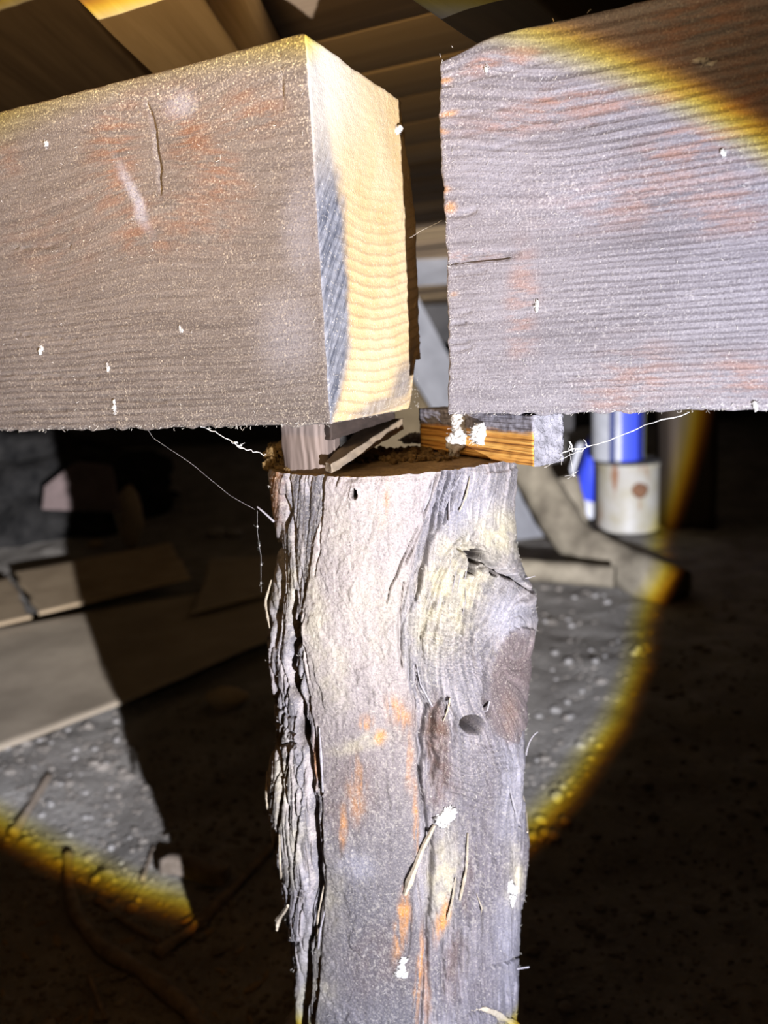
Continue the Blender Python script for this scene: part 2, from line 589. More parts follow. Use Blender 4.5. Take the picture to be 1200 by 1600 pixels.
def end_grain_mat(name):
    m = Mat(name, 0.85, 0.2)
    o3 = m.tc.outputs['Object']
    s = m.sep(o3)
    yy = m.math('SUBTRACT', s[1], 0.085); zz = m.math('SUBTRACT', s[2], 0.46)
    rr = m.math('SQRT', m.math('ADD', m.math('MULTIPLY', yy, yy), m.math('MULTIPLY', zz, zz)))
    rr = m.math('ADD', rr, m.math('MULTIPLY', m.noise(o3, 30.0, 3.0), 0.006))
    w = m.math('SINE', m.math('MULTIPLY', rr, 2 * math.pi / 0.0088))
    w = m.math('ADD', m.math('MULTIPLY', w, 0.5), 0.5)
    low = m.ramp(m.math('DIVIDE', s[2], 0.276), [(0.45, 1.0), (0.75, 0.12)])
    fine = m.noise(o3, 480.0, 3.0, 0.7)
    c = m.mix(m.ramp(m.noise(o3, 14.0, 3.0), [(0.35, 0.0), (0.7, 1.0)]), (0.62, 0.43, 0.20), (0.70, 0.54, 0.32))
    lines = m.math('MULTIPLY', m.ramp(w, [(0.72, 0.0), (0.95, 1.0)]), m.math('MULTIPLY', low, 0.42))
    c = m.mix(lines, c, (0.30, 0.20, 0.12))
    c = m.mix(m.math('MULTIPLY', m.attr('top'), 0.8), c, (0.74, 0.66, 0.52))
    # weathered grey edge with torn streaks
    sv = m.comb(0.0, m.math('MULTIPLY', s[1], 40.0), m.math('ADD', m.math('MULTIPLY', s[2], 130.0), m.math('MULTIPLY', s[1], -160.0)))
    st = m.noise(sv, 1.0, 3.0, 0.6)
    grey = m.ramp(st, [(0.34, (0.075, 0.08, 0.10)), (0.60, (0.26, 0.26, 0.28))])
    grey = m.mix(m.math('MULTIPLY', m.attr('top'), 0.8), grey, (0.50, 0.46, 0.40))
    c = m.mix(m.attr('stain'), c, grey)
    g2 = m.ramp(m.voronoi(o3, 300.0), [(0.12, 1.0), (0.25, 0.0)])
    c = m.mix(m.math('MULTIPLY', g2, 0.5), c, (0.80, 0.72, 0.58))
    m.color(c)
    m.bump(m.math('ADD', m.math('MULTIPLY', fine, 0.7), m.math('MULTIPLY', w, m.math('MULTIPLY', low, 0.35))), 0.6, 0.002)
    return m.m


BEAM_L = beam_front_mat('beam_wood_brown', (0.062, 0.049, 0.043), (0.135, 0.112, 0.098), (0.21, 0.18, 0.16), (0.21, 0.098, 0.052),
                        (0.54, 0.47, 0.36), 150.0, 0.62, 0.40)
BEAM_R = beam_front_mat('beam_wood_grey', (0.085, 0.073, 0.078), (0.20, 0.183, 0.195), (0.30, 0.28, 0.295), (0.30, 0.165, 0.12),
                        (0.54, 0.505, 0.47), 110.0, 0.52, 0.45)
END_L = end_grain_mat('beam_end_grain')

ZB, ZT = 0.954, 1.230
HB = ZT - ZB


def carve(px, py, specs, seed=0):
    """sum of groove depths (metres, positive = into the wood)"""
    d = np.zeros(px.shape)
    for i, (pts, w, dep) in enumerate(specs):
        x0 = min(p[0] for p in pts) - 4 * w - 8; x1 = max(p[0] for p in pts) + 4 * w + 8
        y0 = min(p[1] for p in pts) - 4 * w - 8; y1 = max(p[1] for p in pts) + 4 * w + 8
        m = (px > x0) & (px < x1) & (py > y0) & (py < y1)
        if not m.any(): continue
        a, b = px[m], py[m]
        a2 = a + 2.2 * noise3(a * 0.06 + i, b * 0.05 + seed); b2 = b + 2.0 * noise3(a * 0.05 + 31 + i, b * 0.06)
        dist, t = seg_dist(a2, b2, pts)
        ww = w * (0.35 + 0.65 * np.sin(np.pi * np.clip(t, 0.03, 0.97)) ** 0.6)
        d[m] = np.maximum(d[m], dep * np.exp(-(dist / ww) ** 2 * 1.2))
    return d


def make_beam(name, origin, x0, x1, fine_lo, fine_hi, width, mats, side):
    """local frame: x along DX, y along DY (away), z up; origin = front bottom end corner"""
    def axis(a, b, f0, f1, st, st_c):
        pts = []
        if a < f0: pts += list(np.arange(a, f0, st_c))
        pts += list(np.arange(max(a, f0), min(b, f1), st))
        if b > f1: pts += list(np.arange(f1, b, st_c))
        pts.append(b)
        pts = sorted(set(np.round(pts, 5)))
        return np.array(pts)
    xs = axis(x0, x1, fine_lo, fine_hi, 0.0016, 0.02)
    ys = np.concatenate([np.arange(0, 0.012, 0.0016), np.arange(0.012, width - 0.012, 0.003), np.arange(width - 0.012, width, 0.0016), [width]])
    zs = np.append(np.arange(0, HB, 0.0017), HB)
    V, Q, fid = grid_box(xs, ys, zs)
    lo = np.array([x0, 0, 0]); hi = np.array([x1, width, HB])
    rn = 0.003 + 0.0018 * fbm(V[:, 0] * 60, V[:, 1] * 60, V[:, 2] * 60, 3)
    rn = np.clip(rn, 0.0012, 0.008)
    front = V[:, 1] < 1e-6
    if side == 'L':
        end = np.abs(V[:, 0] - x1) < 1e-6
    else:
        end = np.abs(V[:, 0] - x0) < 1e-6
    P = round_box(V, lo, hi, 0.004, rn)
    # gentle unevenness
    for ax in range(3):
        P[:, ax] += 0.0007 * fbm(V[:, 0] * 9 + ax * 40, V[:, 1] * 25, V[:, 2] * 25, 2) + 0.0003 * noise3(V[:, 0] * 120 + ax * 11, V[:, 1] * 260, V[:, 2] * 260)
    # torn fibres on the lower front edge
    e = np.exp(-((V[:, 2]) / 0.004) ** 2) * np.exp(-((V[:, 1]) / 0.006) ** 2)
    P[:, 2] -= e * (0.0016 * np.maximum(0, fbm(V[:, 0] * 90, V[:, 1] * 10, None, 3) + 0.15) * 2)
    R = np.stack([DX, DY, np.array([0, 0, 1.0])], 1)
    W = (R @ P.T).T + origin
    px, py = project(W)
    return V, P, Q, fid, px, py, front, end


# ---- left beam (its cut end faces right)
PL0 = np.array([-0.0375, 0.5995, ZB])
V, P, Q, fid, px, py, front, end = make_beam('beam', PL0, -1.6, 0.0, -0.47, 0.0, 0.195, None, 'L')
# waney back top arris at the end
wane = smooth(-0.10, 0.0, V[:, 0]) * 0.022 * smooth(HB - 0.10, HB, V[:, 2])
P[:, 1] -= wane * smooth(0.10, 0.195, V[:, 1])
# irregular back arris
P[:, 1] += smooth(0.172, 0.195, V[:, 1]) * 0.0026 * fbm(V[:, 2] * 120, V[:, 0] * 30, None, 3)
# broken lower far corner of the end
cc = np.clip(1 - V[:, 2] / 0.075, 0, 1) * smooth(0.156, 0.182, V[:, 1]) * smooth(-0.12, -0.03, V[:, 0])
P[:, 2] += 0.046 * cc
checks_L = [([(229, 160), (238, 205), (245, 250), (250, 300)], 2.2, 0.010),
            ([(437, 62), (440, 130), (443, 180)], 1.3, 0.003),
            ([(0, 388), (60, 386), (110, 384)], 1.5, 0.003), ([(20, 520), (130, 530)], 1.3, 0.002), ([(0, 583), (90, 588), (160, 592)], 1.5, 0.0022),
            ([(150, 622), (260, 628)], 1.3, 0.002), ([(0, 640), (110, 643)], 1.3, 0.002)]
fd = carve(px, py, checks_L) * front
# slight hollow beside the knot
fd += front * 0.002 * np.exp(-(((px - 240) / 60) ** 2 + ((py - 230) / 90) ** 2))
P[:, 1] += fd
ob = mesh_obj('timber_beam', P, Q, None, mats=[BEAM_L, END_L], mat_idx=(fid == 1).astype(int), smooth_shade=True, loc=tuple(PL0), rotz=-A)
tag(ob, 'dusty brown timber beam on the left with its pale yellow sawn end showing', 'beam', 'timber beams meeting over the post')
beam_left = ob
kd = np.hypot((px - 240) / 1.0, (py - 225) / 1.5)
gz = V[:, 2] + 0.030 * np.exp(-(kd / 130) ** 2) * np.tanh((225 - py) / 60) + 0.002 * fbm(px * 0.006, py * 0.004, None, 2)
gz = gz + 0.00004 * np.maximum(px - 330, 0) * smooth(240, 520, py) * (-0.35)
set_float(ob, 'gz', gz)
set_float(ob, 'ph', gz / 0.0056)
set_float(ob, 'lin', front * np.clip(0.30 * smooth(300, 480, py) * smooth(480, 120, px) + 0.28 * smooth(480, 620, py) + 0.05, 0, 0.6))


def blobs(px, py, lst, warp=14, fr=0.02, seed=0):
    wx = px + warp * fbm(px * fr + seed, py * fr, None, 3); wy = py + warp * fbm(px * fr + 77, py * fr + seed, None, 3)
    r = np.zeros(px.shape)
    for (cx, cy, rx, ry, ang, s) in lst:
        ca, sa = math.cos(math.radians(ang)), math.sin(math.radians(ang))
        dx, dy = wx - cx, wy - cy
        a = (dx * ca + dy * sa) / rx; b = (-dx * sa + dy * ca) / ry
        r = np.maximum(r, s * np.exp(-(a * a + b * b) ** 1.5))
    return np.clip(r, 0, 1)


set_float(ob, 'red', front * blobs(px, py, [(185, 245, 45, 95, 12, 0.8), (290, 200, 45, 70, -25, 0.75), (335, 270, 40, 70, -30, 0.7), (215, 350, 45, 50, 0, 0.6),
                                            (395, 170, 60, 40, 0, 0.6), (300, 340, 80, 50, 0, 0.5), (10, 250, 30, 30, 0, .5), (245, 385, 20, 20, 0, 0.7), (80, 380, 80, 60, 0, 0.25)]))
set_float(ob, 'pale', front * blobs(px, py, [(208, 305, 9, 55, -28, 0.8), (275, 165, 28, 22, 0, 0.55), (450, 520, 50, 70, 0, .25), (470, 360, 30, 90, 0, 0.25)], 8))
set_float(ob, 'knot', front * blobs(px, py, [(228, 225, 34, 70, 8, 0.75)], 10))
set_float(ob, 'orange', np.zeros(len(px)))
set_float(ob, 'dust', front * np.clip(0.75 * smooth(260, 90, py) + 0.25 * smooth(560, 660, py) + 0.35 * smooth(430, 490, px) * smooth(400, 100, py) + blobs(px, py, [(54, 400, 3, 70, 2, .8), (56, 460, 2.5, 45, 0, .9), (35, 462, 30, 3, 0, .7), (118, 520, 3, 20, 0, .7), (66, 540, 5, 16, 0, 1), (170, 575, 5, 14, 0, .9), (195, 615, 2.5, 26, -8, .9), (130, 375, 2.5, 40, 0, .6), (405, 475, 18, 2.5, 0, .9), (60, 590, 8, 30, 0, .5)], 4, .05), 0, 1))
bound = interp([50, 130, 200, 300, 400, 500, 560, 600, 640, 670], [492, 505, 515, 530, 541, 548, 546, 540, 530, 520], py)
stain = smooth(9, -9, px - bound + 10 * fbm(px * 0.05, py * 0.02, None, 3))
stain = np.maximum(stain, 0.75 * blobs(px, py, [(628, 600, 16, 42, 25, 1.0), (590, 640, 50, 14, -20, 0.9)], 8))
stain *= 0.55 + 0.45 * smooth(150, 330, py)
set_float(ob, 'stain', np.clip(stain, 0, 1))
set_float(ob, 'top', np.clip(smooth(330, 120, py) * smooth(600, 500, px), 0, 1))

# ---- right beam (we see its long face; its end is hidden)
PR0 = np.array([0.0580, 0.6395, ZB])
V, P, Q, fid, px, py, front, end = make_beam('beam', PR0, 0.0, 1.5, 0.0, 0.36, 0.186, None, 'R')
t = smooth(0.05, 0.0, V[:, 0])
P[:, 2] -= 0.010 * t * smooth(HB - 0.04, HB, V[:, 2]) ** 1.5
# ragged saw-torn end arris
rag = np.exp(-(V[:, 0] / 0.006) ** 2) * np.exp(-(V[:, 1] / 0.006) ** 2)
P[:, 0] += rag * (0.0016 * fbm(V[:, 2] * 170, V[:, 1] * 10, None, 3) + 0.001)
P[:, 0] += 0.004 * np.exp(-(V[:, 0] / 0.02) ** 2) * noise3(V[:, 2] * 14 + 3, V[:, 1] * 0) * 0.5
checks_R = [([(697, 412), (740, 408), (800, 402)], 2.0, 0.009), ([(700, 338), (742, 330)], 4.0, 0.003), ([(702, 400), (760, 397), (810, 396)], 5.0, 0.0025),
            ([(705, 548), (742, 542)], 2.5, 0.003), ([(705, 535), (735, 532)], 2.5, 0.003), ([(703, 490), (735, 488)], 2, 0.0025),
            ([(705, 430), (760, 424)], 2, 0.002), ([(706, 505), (728, 503)], 2.5, 0.003), ([(690, 215), (760, 205), (900, 175)], 1.8, 0.0016),
            ([(690, 245), (800, 225), (960, 190)], 1.8, 0.0016), ([(690, 130), (790, 112), (900, 80)], 2.0, 0.0018), ([(690, 182), (780, 170), (900, 140), (1000, 118)], 1.8, 0.0016),
            ([(900, 60), (1050, 40), (1200, 10)], 2.5, 0.002), ([(950, 90), (1200, 40)], 2.5, 0.002), ([(1000, 30), (1200, -10)], 2.5, 0.002), ([(1060, 110), (1200, 78)], 2.5, 0.002)]
fd = carve(px, py, checks_R, 3) * front
P[:, 1] += fd
ob = mesh_obj('timber_beam', P, Q, None, mats=[BEAM_R], smooth_shade=True, loc=tuple(PR0), rotz=-A)
tag(ob, 'grey weathered timber beam on the right with ridged grain under the torch rim', 'beam', 'timber beams meeting over the post')
beam_right = ob
gz = V[:, 2] - 0.018 * smooth(0.10, 0.0, V[:, 0]) * smooth(0.08, 0.25, V[:, 2]) + 0.0015 * fbm(V[:, 0] * 5, V[:, 2] * 10, None, 2)
set_float(ob, 'gz', gz)
zz_ = np.clip(gz, 0, 0.3)
set_float(ob, 'ph', np.where(zz_ < 0.14, zz_ / 0.0045, 0.14 / 0.0045 + (zz_ - 0.14) / 0.0045 - 0.5 * (zz_ - 0.14) ** 2 / 0.0045 / 0.22))
set_float(ob, 'lin', front * np.clip(0.16 + 0.45 * smooth(800, 1000, px) + 0.40 * smooth(330, 150, py) - 0.35 * smooth(590, 650, py), 0, 0.8))
set_float(ob, 'red', front * blobs(px, py, [(780, 95, 70, 16, -12, 0.9), (850, 170, 120, 26, -14, 0.8), (960, 165, 110, 18, -14, 0.7), (1080, 225, 90, 30, -14, .75), (1020, 300, 160, 50, -10, 0.55),
                                            (1130, 330, 80, 40, 0, .6), (815, 480, 22, 90, 0, 0.6), (1000, 580, 70, 50, 0, 0.55), (1150, 590, 70, 35, 0, .7), (960, 620, 60, 30, 0, 0.5), (730, 406, 40, 8, -4, 0.9),
                                            (1100, 40, 120, 60, 0, 0.8), (1180, 130, 60, 60, 0, .8)]))
set_float(ob, 'orange', front * blobs(px, py, [(692, 120, 14, 6, -6, 1), (702, 178, 14, 5, -14, 1.0), (690, 204, 12, 4, -4, 1), (695, 297, 10, 6, 0, 0.9), (703, 325, 10, 7, -10, 1.0), (710, 460, 8, 3, 0, .6)], 4, 0.06))
set_float(ob, 'pale', front * blobs(px, py, [(760, 270, 70, 60, 0, 0.25), (900, 300, 70, 60, 0, 0.2)]))
set_float(ob, 'knot', np.zeros(len(px)))
set_float(ob, 'dust', front * np.clip(blobs(px, py, [(880, 300, 110, 60, -20, 0.4), (760, 140, 90, 40, -15, 0.4), (900, 620, 200, 40, 0, 0.25), (1150, 640, 60, 12, 0, 0.8)]) + 0.4 * smooth(735, 690, px), 0, 1))
set_float(ob, 'stain', np.zeros(len(px))); set_float(ob, 'top', np.zeros(len(px)))


# ================================================================== the log post
sil_l = [(420, 725), (424, 760), (430, 800), (437, 850), (430, 900), (424, 950), (420, 1000), (424, 1050), (427, 1100), (430, 1160), (421, 1215), (423, 1260), (429, 1305), (438, 1350), (441, 1400), (450, 1450), (454, 1500), (457, 1550), (460, 1600), (464, 1700)]
sil_r = [(808, 720), (807, 760), (806, 800), (808, 845), (815, 885), (829, 920), (835, 955), (834, 1000), (827, 1050), (823, 1100), (822, 1150), (820, 1220), (822, 1270), (829, 1310), (827, 1360), (818, 1420), (813, 1480), (811, 1540), (808, 1600), (806, 1700)]
YC = 0.715
SL = np.array([on_y(a, b, YC - 0.012)[[0, 2]] for a, b in sil_l]); SR = np.array([on_y(a, b, YC - 0.012)[[0, 2]] for a, b in sil_r])
Z_TOP = 0.910


def post_dims(z):
    xl = np.interp(-z, -SL[:, 1], SL[:, 0]); xr = np.interp(-z, -SR[:, 1], SR[:, 0])
    xl = xl - 0.016 * smooth(0.312, 0.29, z); xr = xr + 0.012 * smooth(0.312, 0.26, z)   # flares towards its unseen foot; left flare shaped to set the shadow's edge
    return (xl + xr) / 2, (xr - xl) / 2


POST_GROOVES = [
    # left deep bark split
    ([(462, 925), (458, 960), (462, 1000), (455, 1040), (463, 1080), (472, 1130), (478, 1180), (486, 1225), (490, 1270)], 6.0, 0.020),
    ([(484, 1215), (490, 1270), (494, 1330), (496, 1390), (490, 1440), (482, 1470)], 6.5, 0.024),
    ([(480, 1470), (477, 1520), (474, 1570), (470, 1640)], 6.0, 0.020),
    ([(437, 850), (441, 900), (436, 960), (434, 1010)], 3.5, 0.008), ([(446, 775), (452, 800), (448, 830)], 3.5, 0.008),
    ([(440, 1170), (444, 1230), (440, 1300)], 3.0, 0.007), ([(462, 1240), (468, 1290), (462, 1340)], 2.5, 0.006), ([(452, 740), (458, 820), (462, 880)], 2.5, 0.004),
    ([(430, 1100), (448, 1120), (470, 1122)], 2.0, 0.003), ([(432, 1130), (452, 1145), (470, 1150)], 2.0, 0.003), ([(440, 1165), (455, 1160), (472, 1165)], 2.0, 0.003),
    ([(444, 1040), (450, 1070), (446, 1095)], 2.0, 0.004), ([(475, 1390), (500, 1400), (498, 1450), (488, 1490)], 2.0, 0.004),
    # splits fanning down from the top, right of centre
    ([(694, 738), (684, 800), (672, 850), (660, 900), (650, 940)], 3.6, 0.014), ([(684, 740), (668, 790), (664, 815)], 3.0, 0.010), ([(706, 738), (696, 790), (690, 830)], 3.4, 0.014),
    ([(716, 736), (712, 780), (700, 820)], 2.8, 0.012), ([(700, 740), (690, 775), (680, 812)], 1.6, 0.006), ([(722, 742), (716, 772), (706, 800)], 1.6, 0.006), ([(711, 745), (704, 785), (694, 818)], 1.6, 0.006), ([(728, 735), (722, 780), (716, 815)], 1.8, 0.005), ([(738, 760), (734, 800), (742, 850)], 1.8, 0.005), ([(676, 748), (668, 780), (662, 800)], 1.8, 0.004),
    ([(650, 850), (640, 900), (630, 950)], 2.2, 0.006), ([(632, 910), (625, 960), (623, 1010), (628, 1040)], 2.6, 0.008),
    ([(640, 1000), (638, 1040), (636, 1090)], 1.8, 0.004), ([(646, 1040), (652, 1075), (668, 1110)], 2.2, 0.006), ([(648, 1085), (648, 1120), (652, 1160)], 2.0, 0.006),
    # central seam
    ([(668, 1105), (660, 1130), (656, 1155), (660, 1185), (656, 1215), (664, 1260)], 4.5, 0.012), ([(664, 1260), (668, 1300), (676, 1330)], 3.5, 0.009),
    ([(676, 1300), (672, 1360), (668, 1420), (664, 1480)], 3.0, 0.008), ([(666, 1470), (662, 1530), (657, 1600), (655, 1660)], 2.6, 0.007), ([(645, 1350), (628, 1385)], 3.0, 0.004),
    ([(644, 1400), (640, 1440), (636, 1500)], 2.0, 0.004),
    # right side
    ([(716, 1330), (708, 1400), (705, 1450)], 2.0, 0.004), ([(722, 1450), (718, 1530), (714, 1600)], 2.2, 0.005), ([(800, 1180), (797, 1240), (800, 1290)], 3.2, 0.010), ([(788, 1210), (785, 1270), (780, 1320)], 2.6, 0.007),
    ([(808, 1200), (808, 1260), (812, 1290)], 2.6, 0.008), ([(768, 1310), (755, 1370), (748, 1420)], 1.8, 0.004), ([(740, 885), (735, 930), (718, 960)], 2.0, 0.004), ([(770, 990), (757, 1040), (755, 1070)], 2.4, 0.006),
    ([(760, 1513), (790, 1505), (812, 1495)], 2.4, 0.006), ([(735, 1588), (760, 1580), (800, 1592), (812, 1600)], 4.0, 0.010), ([(738, 760), (736, 815)], 2.0, 0.006),
    ([(725, 855), (745, 862), (752, 850)], 2.5, 0.006), ([(775, 880), (800, 905), (820, 920)], 3.0, 0.009), ([(728, 840), (735, 870), (745, 900)], 3.0, 0.008),
    ([(555, 764), (555, 776)], 3.5, 0.010), ([(528, 740), (528, 758)], 1.8, 0.004),
    ([(596, 750), (585, 800), (575, 850)], 1.2, 0.001), ([(505, 740), (503, 840), (495, 900)], 2.0, 0.002),
    ([(560, 1000), (590, 1060), (610, 1130)], 1.2, 0.0008), ([(534, 930), (575, 1000), (600, 1040)], 1.0, 0.0006),
]
_r = random.Random(11)
for _i in range(26):      # diagonal cracks sweeping down-left beside the top splits
    _x, _y = _r.uniform(655, 770), _r.uniform(760, 960)
    _p = [(_x, _y)]
    for _k in range(_r.randint(2, 4)):
        _x += -9 - 7 * (_y < 900) + (14 if _y > 985 else 0) + _r.uniform(-3, 3); _y += _r.uniform(24, 38); _p.append((_x, _y))
    POST_GROOVES.append((_p, _r.uniform(1.2, 2.3), _r.uniform(0.003, 0.008)))
for _i in range(34):      # upright cracks low on the right and along the left edge
    if _i < 22: _x, _y = _r.uniform(690, 812), _r.uniform(1240, 1560)
    else: _x, _y = _r.uniform(432, 482), _r.uniform(760, 1560)
    _p = [(_x, _y)]
    for _k in range(_r.randint(2, 4)):
        _x += _r.uniform(-6, 5); _y += _r.uniform(20, 40); _p.append((_x, _y))
    POST_GROOVES.append((_p, _r.uniform(1.2, 2.2), _r.uniform(0.003, 0.007)))
POST_GROOVES += [([(722, 858), (745, 868), (768, 884), (795, 902), (824, 922)], 4.0, 0.012), ([(726, 905), (742, 890), (760, 886)], 3.0, 0.008),
                 ([(690, 1095), (676, 1120), (672, 1150), (680, 1190), (676, 1230)], 5.0, 0.010), ([(700, 1090), (712, 1125), (708, 1165)], 3.0, 0.007), ([(765, 985), (752, 1020), (757, 1075), (762, 1120)], 3.0, 0.008)]
POST_HOLES = [(736, 1130, 17, 13, 0.040), (750, 872, 11, 13, 0.016), (741, 890, 7, 9, 0.012), (768, 893, 6, 6, 0.010), (555, 770, 5, 8, 0.008), (502, 1232, 6, 9, 0.01), (463, 1070, 9, 22, 0.018), (470, 1140, 7, 26, 0.02), (470, 985, 8, 22, 0.010)]
PLATE_MAIN = [(512, 735), (692, 735), (672, 790), (655, 840), (642, 890), (630, 950), (624, 1010), (636, 1075), (650, 1115), (654, 1180), (656, 1290), (648, 1400), (655, 1480), (652, 1700), (495, 1700), (498, 1560), (505, 1470), (512, 1380), (505, 1270),
              (498, 1180), (486, 1090), (478, 1020), (474, 950), (488, 880), (503, 800)]
PLATE_FLAKE = [(762, 1075), (770, 1020), (782, 985), (800, 976), (827, 982), (830, 1040), (826, 1120), (806, 1160), (776, 1150), (762, 1115)]
PLATE_L = [(405, 720), (446, 720), (444, 800), (436, 860), (440, 930), (432, 1010), (432, 1090), (405, 1090)]
PLATE_LL = [(405, 1190), (440, 1165), (466, 1170), (474, 1250), (470, 1330), (484, 1400), (470, 1470), (405, 1470)]
PLATE_RD = [(676, 1330), (722, 1300), (728, 1380), (712, 1450), (700, 1560), (690, 1640), (672, 1640), (668, 1480)]
PLATE_RT = [(760, 742), (815, 730), (815, 840), (790, 850), (765, 820)]


def build_post():
    # angle: 0 faces the camera (-y)
    a_f = np.linspace(-1.75, 1.75, 470); a_b = np.linspace(1.75, 2 * math.pi - 1.75, 60)[1:-1]
    ang = np.concatenate([a_f, a_b]); na = len(ang)
    zs = np.concatenate([np.arange(Z_TOP, 0.36, -0.00085), np.linspace(0.36, -0.03, 40)[1:]]); nz = len(zs)
    AA, ZZ = np.meshgrid(ang, zs)
    xc, R = post_dims(ZZ)
    ry = 0.098 + 0 * R
    ell = 1.0
    X = xc + R * np.sin(AA); Y = YC - ry * np.cos(AA) * (1 + 0.0 * ZZ)
    W = np.stack([X, Y, ZZ], -1).reshape(-1, 3)
    px, py = project(W)
    Nn = np.stack([np.sin(AA) / R, -np.cos(AA) / ry, 0 * ZZ], -1).reshape(-1, 3); Nn /= np.linalg.norm(Nn, axis=1)[:, None]
    fr = (np.cos(AA).ravel() > -0.2)
    A1 = AA.ravel(); Z1 = ZZ.ravel(); S = A1 * 0.105
    h = 0.003 * fbm(np.cos(A1) * 1.6, np.sin(A1) * 1.6, Z1 * 9, 3)
    sd_main = poly_sd(px + 5 * fbm(px * .03, py * .02, None, 3), py, PLATE_MAIN)
    main = smooth(-2.5, 2.5, sd_main)
    rough_zone = 1 - main
    h += 0.0035 * main
    # large gentle waves on the smooth bark
    h += main * 0.0009 * fbm(px * 0.02 + 5, py * 0.008, None, 3)
    # fibres running down the bare zones
    lean = px + 14 * fbm(px * 0.008, py * 0.006 + 4, None, 3)
    # swirl of the fibres round the knots
    dk = np.hypot(px - 745, (py - 1130) * 1.0)
    lean = lean + 55 * np.exp(-((py - 1000) / 110) ** 2) * smooth(640, 760, px) * smooth(840, 780, px)
    fib = fbm(lean * 0.20, py * 0.010, None, 3); fib2 = fbm(lean * 0.5 + 50, py * 0.02, None, 2)
    fz = rough_zone * (0.9 + 0.1 * smooth(700, 600, px))
    h += fz * (0.0013 * fib + 0.0006 * fib2)
    ridg = 1 - np.abs(fbm(lean * 0.10 + 9, py * 0.006 + 3, None, 3)) * 2.2
    h -= fz * 0.0022 * smooth(0.72, 0.98, ridg)
    # wrinkled collars round the two knots (concentric ridges)
    for (cx, cy, rx, ry_, kx, ky, amp, fr_) in [(720, 1020, 70, 60, 700, 960, 0.0013, 0.62), (745, 1200, 58, 62, 745, 1080, 0.0012, 0.50)]:
        w_ = np.exp(-(((px - cx) / rx) ** 2 + ((py - cy) / ry_) ** 2) ** 2)
        rr = np.hypot(px - kx, py - ky) + 16 * fbm(px * 0.025, py * 0.025, None, 3)
        h += w_ * amp * np.sin(rr * fr_)
        h += w_ * 0.004
    # bulges
    for (cx, cy, rx, ry_, amp) in [(790, 950, 55, 55, 0.010), (690, 1190, 30, 60, -0.004), (690, 1060, 40, 60, -0.003), (745, 1205, 45, 60, 0.004), (450, 1060, 30, 80, 0.002), (690, 850, 40, 90, -0.005), (770, 790, 60, 60, -0.002), (660, 1330, 22, 60, -.004)]:
        h += amp * np.exp(-(((px - cx) / rx) ** 2 + ((py - cy) / ry_) ** 2))
    wob = 4 * fbm(px * .04 + 3, py * .04, None, 3)
    flake = smooth(-2, 2, poly_sd(px + wob, py + wob, PLATE_FLAKE)); h += 0.0035 * flake
    pl = smooth(-2, 2, poly_sd(px + wob, py, PLATE_L)); h += 0.003 * pl
    pll = smooth(-2, 2, poly_sd(px + wob, py + wob, PLATE_LL)); h += 0.004 * pll
    prd = smooth(-2, 2, poly_sd(px + wob, py + wob, PLATE_RD)); h += 0.003 * prd
    prt = smooth(-2, 2, poly_sd(px + wob, py + wob, PLATE_RT)); h += 0.0022 * prt
    # small flakes of bark with lifted lips on the smooth face
    fl = fbm(px * 0.018 + 60, py * 0.013 + 8, None, 4)
    h += main * 0.0007 * (smooth(0.02, 0.05, fl) + smooth(0.26, 0.29, fl) - smooth(-0.25, -0.22, -fl))
    # crumbly rotten patch by the seam
    crum = np.exp(-(((px - 684) / 18) ** 2 + ((py - 1150) / 55) ** 2) ** 2)
    h += crum * 0.006 * fbm(px * 0.13, py * 0.11, None, 3)
    g = carve(px, py, POST_GROOVES, 5)
    h -= g
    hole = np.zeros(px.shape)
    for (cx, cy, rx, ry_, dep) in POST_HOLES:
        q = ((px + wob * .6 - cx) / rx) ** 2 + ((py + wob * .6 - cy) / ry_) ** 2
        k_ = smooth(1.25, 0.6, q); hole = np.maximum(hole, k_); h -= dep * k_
        h += 0.0015 * np.exp(-((np.sqrt(q) - 1.25) / 0.25) ** 2)
    fine = fbm(px * 0.16, py * 0.10, None, 3)
    h += 0.0006 * fine + 0.00035 * noise3(px * 0.45, py * 0.35)
    h[~fr] = (0.003 * fbm(S * 40, Z1 * 8, None, 3))[~fr]
    # keep the outline where it is: fade relief at the silhouette a little
    edge = smooth(1.75, 1.2, np.abs(A1)); h = h * np.where(np.abs(A1) < 1.76, 0.45 + 0.55 * edge, 1)
    # chipped top rim
    rim = smooth(Z_TOP - 0.006, Z_TOP, Z1)
    h -= rim * (0.0015 + 0.002 * np.maximum(0, fbm(S * 90, Z1 * 0, None, 3)))
    global PHOLE
    PHOLE = hole
    W = W + Nn * h[:, None]
    W[:, 2] += rim * 0.0012 * fbm(S * 120 + 4, S * 0, None, 3)
    I = np.arange(nz * na).reshape(nz, na)
    I2 = np.concatenate([I, I[:, :1]], 1)
    Q = np.stack([I2[:-1, :-1], I2[1:, :-1], I2[1:, 1:], I2[:-1, 1:]], -1).reshape(-1, 4)
    # --------------- colour of the wood (stains, bare wood, dust) and painted shade in the holes
    n1 = fbm(px * 0.018 + 3, py * 0.011, None, 4); n2 = fbm(px * 0.07, py * 0.05 + 9, None, 4); n3 = fbm(lean * 0.25, py * 0.02, None, 3)
    def L(*c): return np.array(c)
    pale, slate, lav = L(.40, .345, .325), L(.10, .095, .106), L(.245, .228, .242)
    dustc, redb, orange = L(.43, .385, .27), L(.10, .052, .038), L(.52, .225, .055)
    col = np.tile(lav, (len(px), 1))
    def mixc(c, m):
        nonlocal col
        m = np.clip(m, 0, 1)[:, None]; col = col * (1 - m) + c * m
    mixc(slate, 0.55 * smooth(-0.1, 0.35, n1) * rough_zone)
    mixc(pale, main * smooth(1330, 1080, py) * (0.8 + 0.3 * n1))
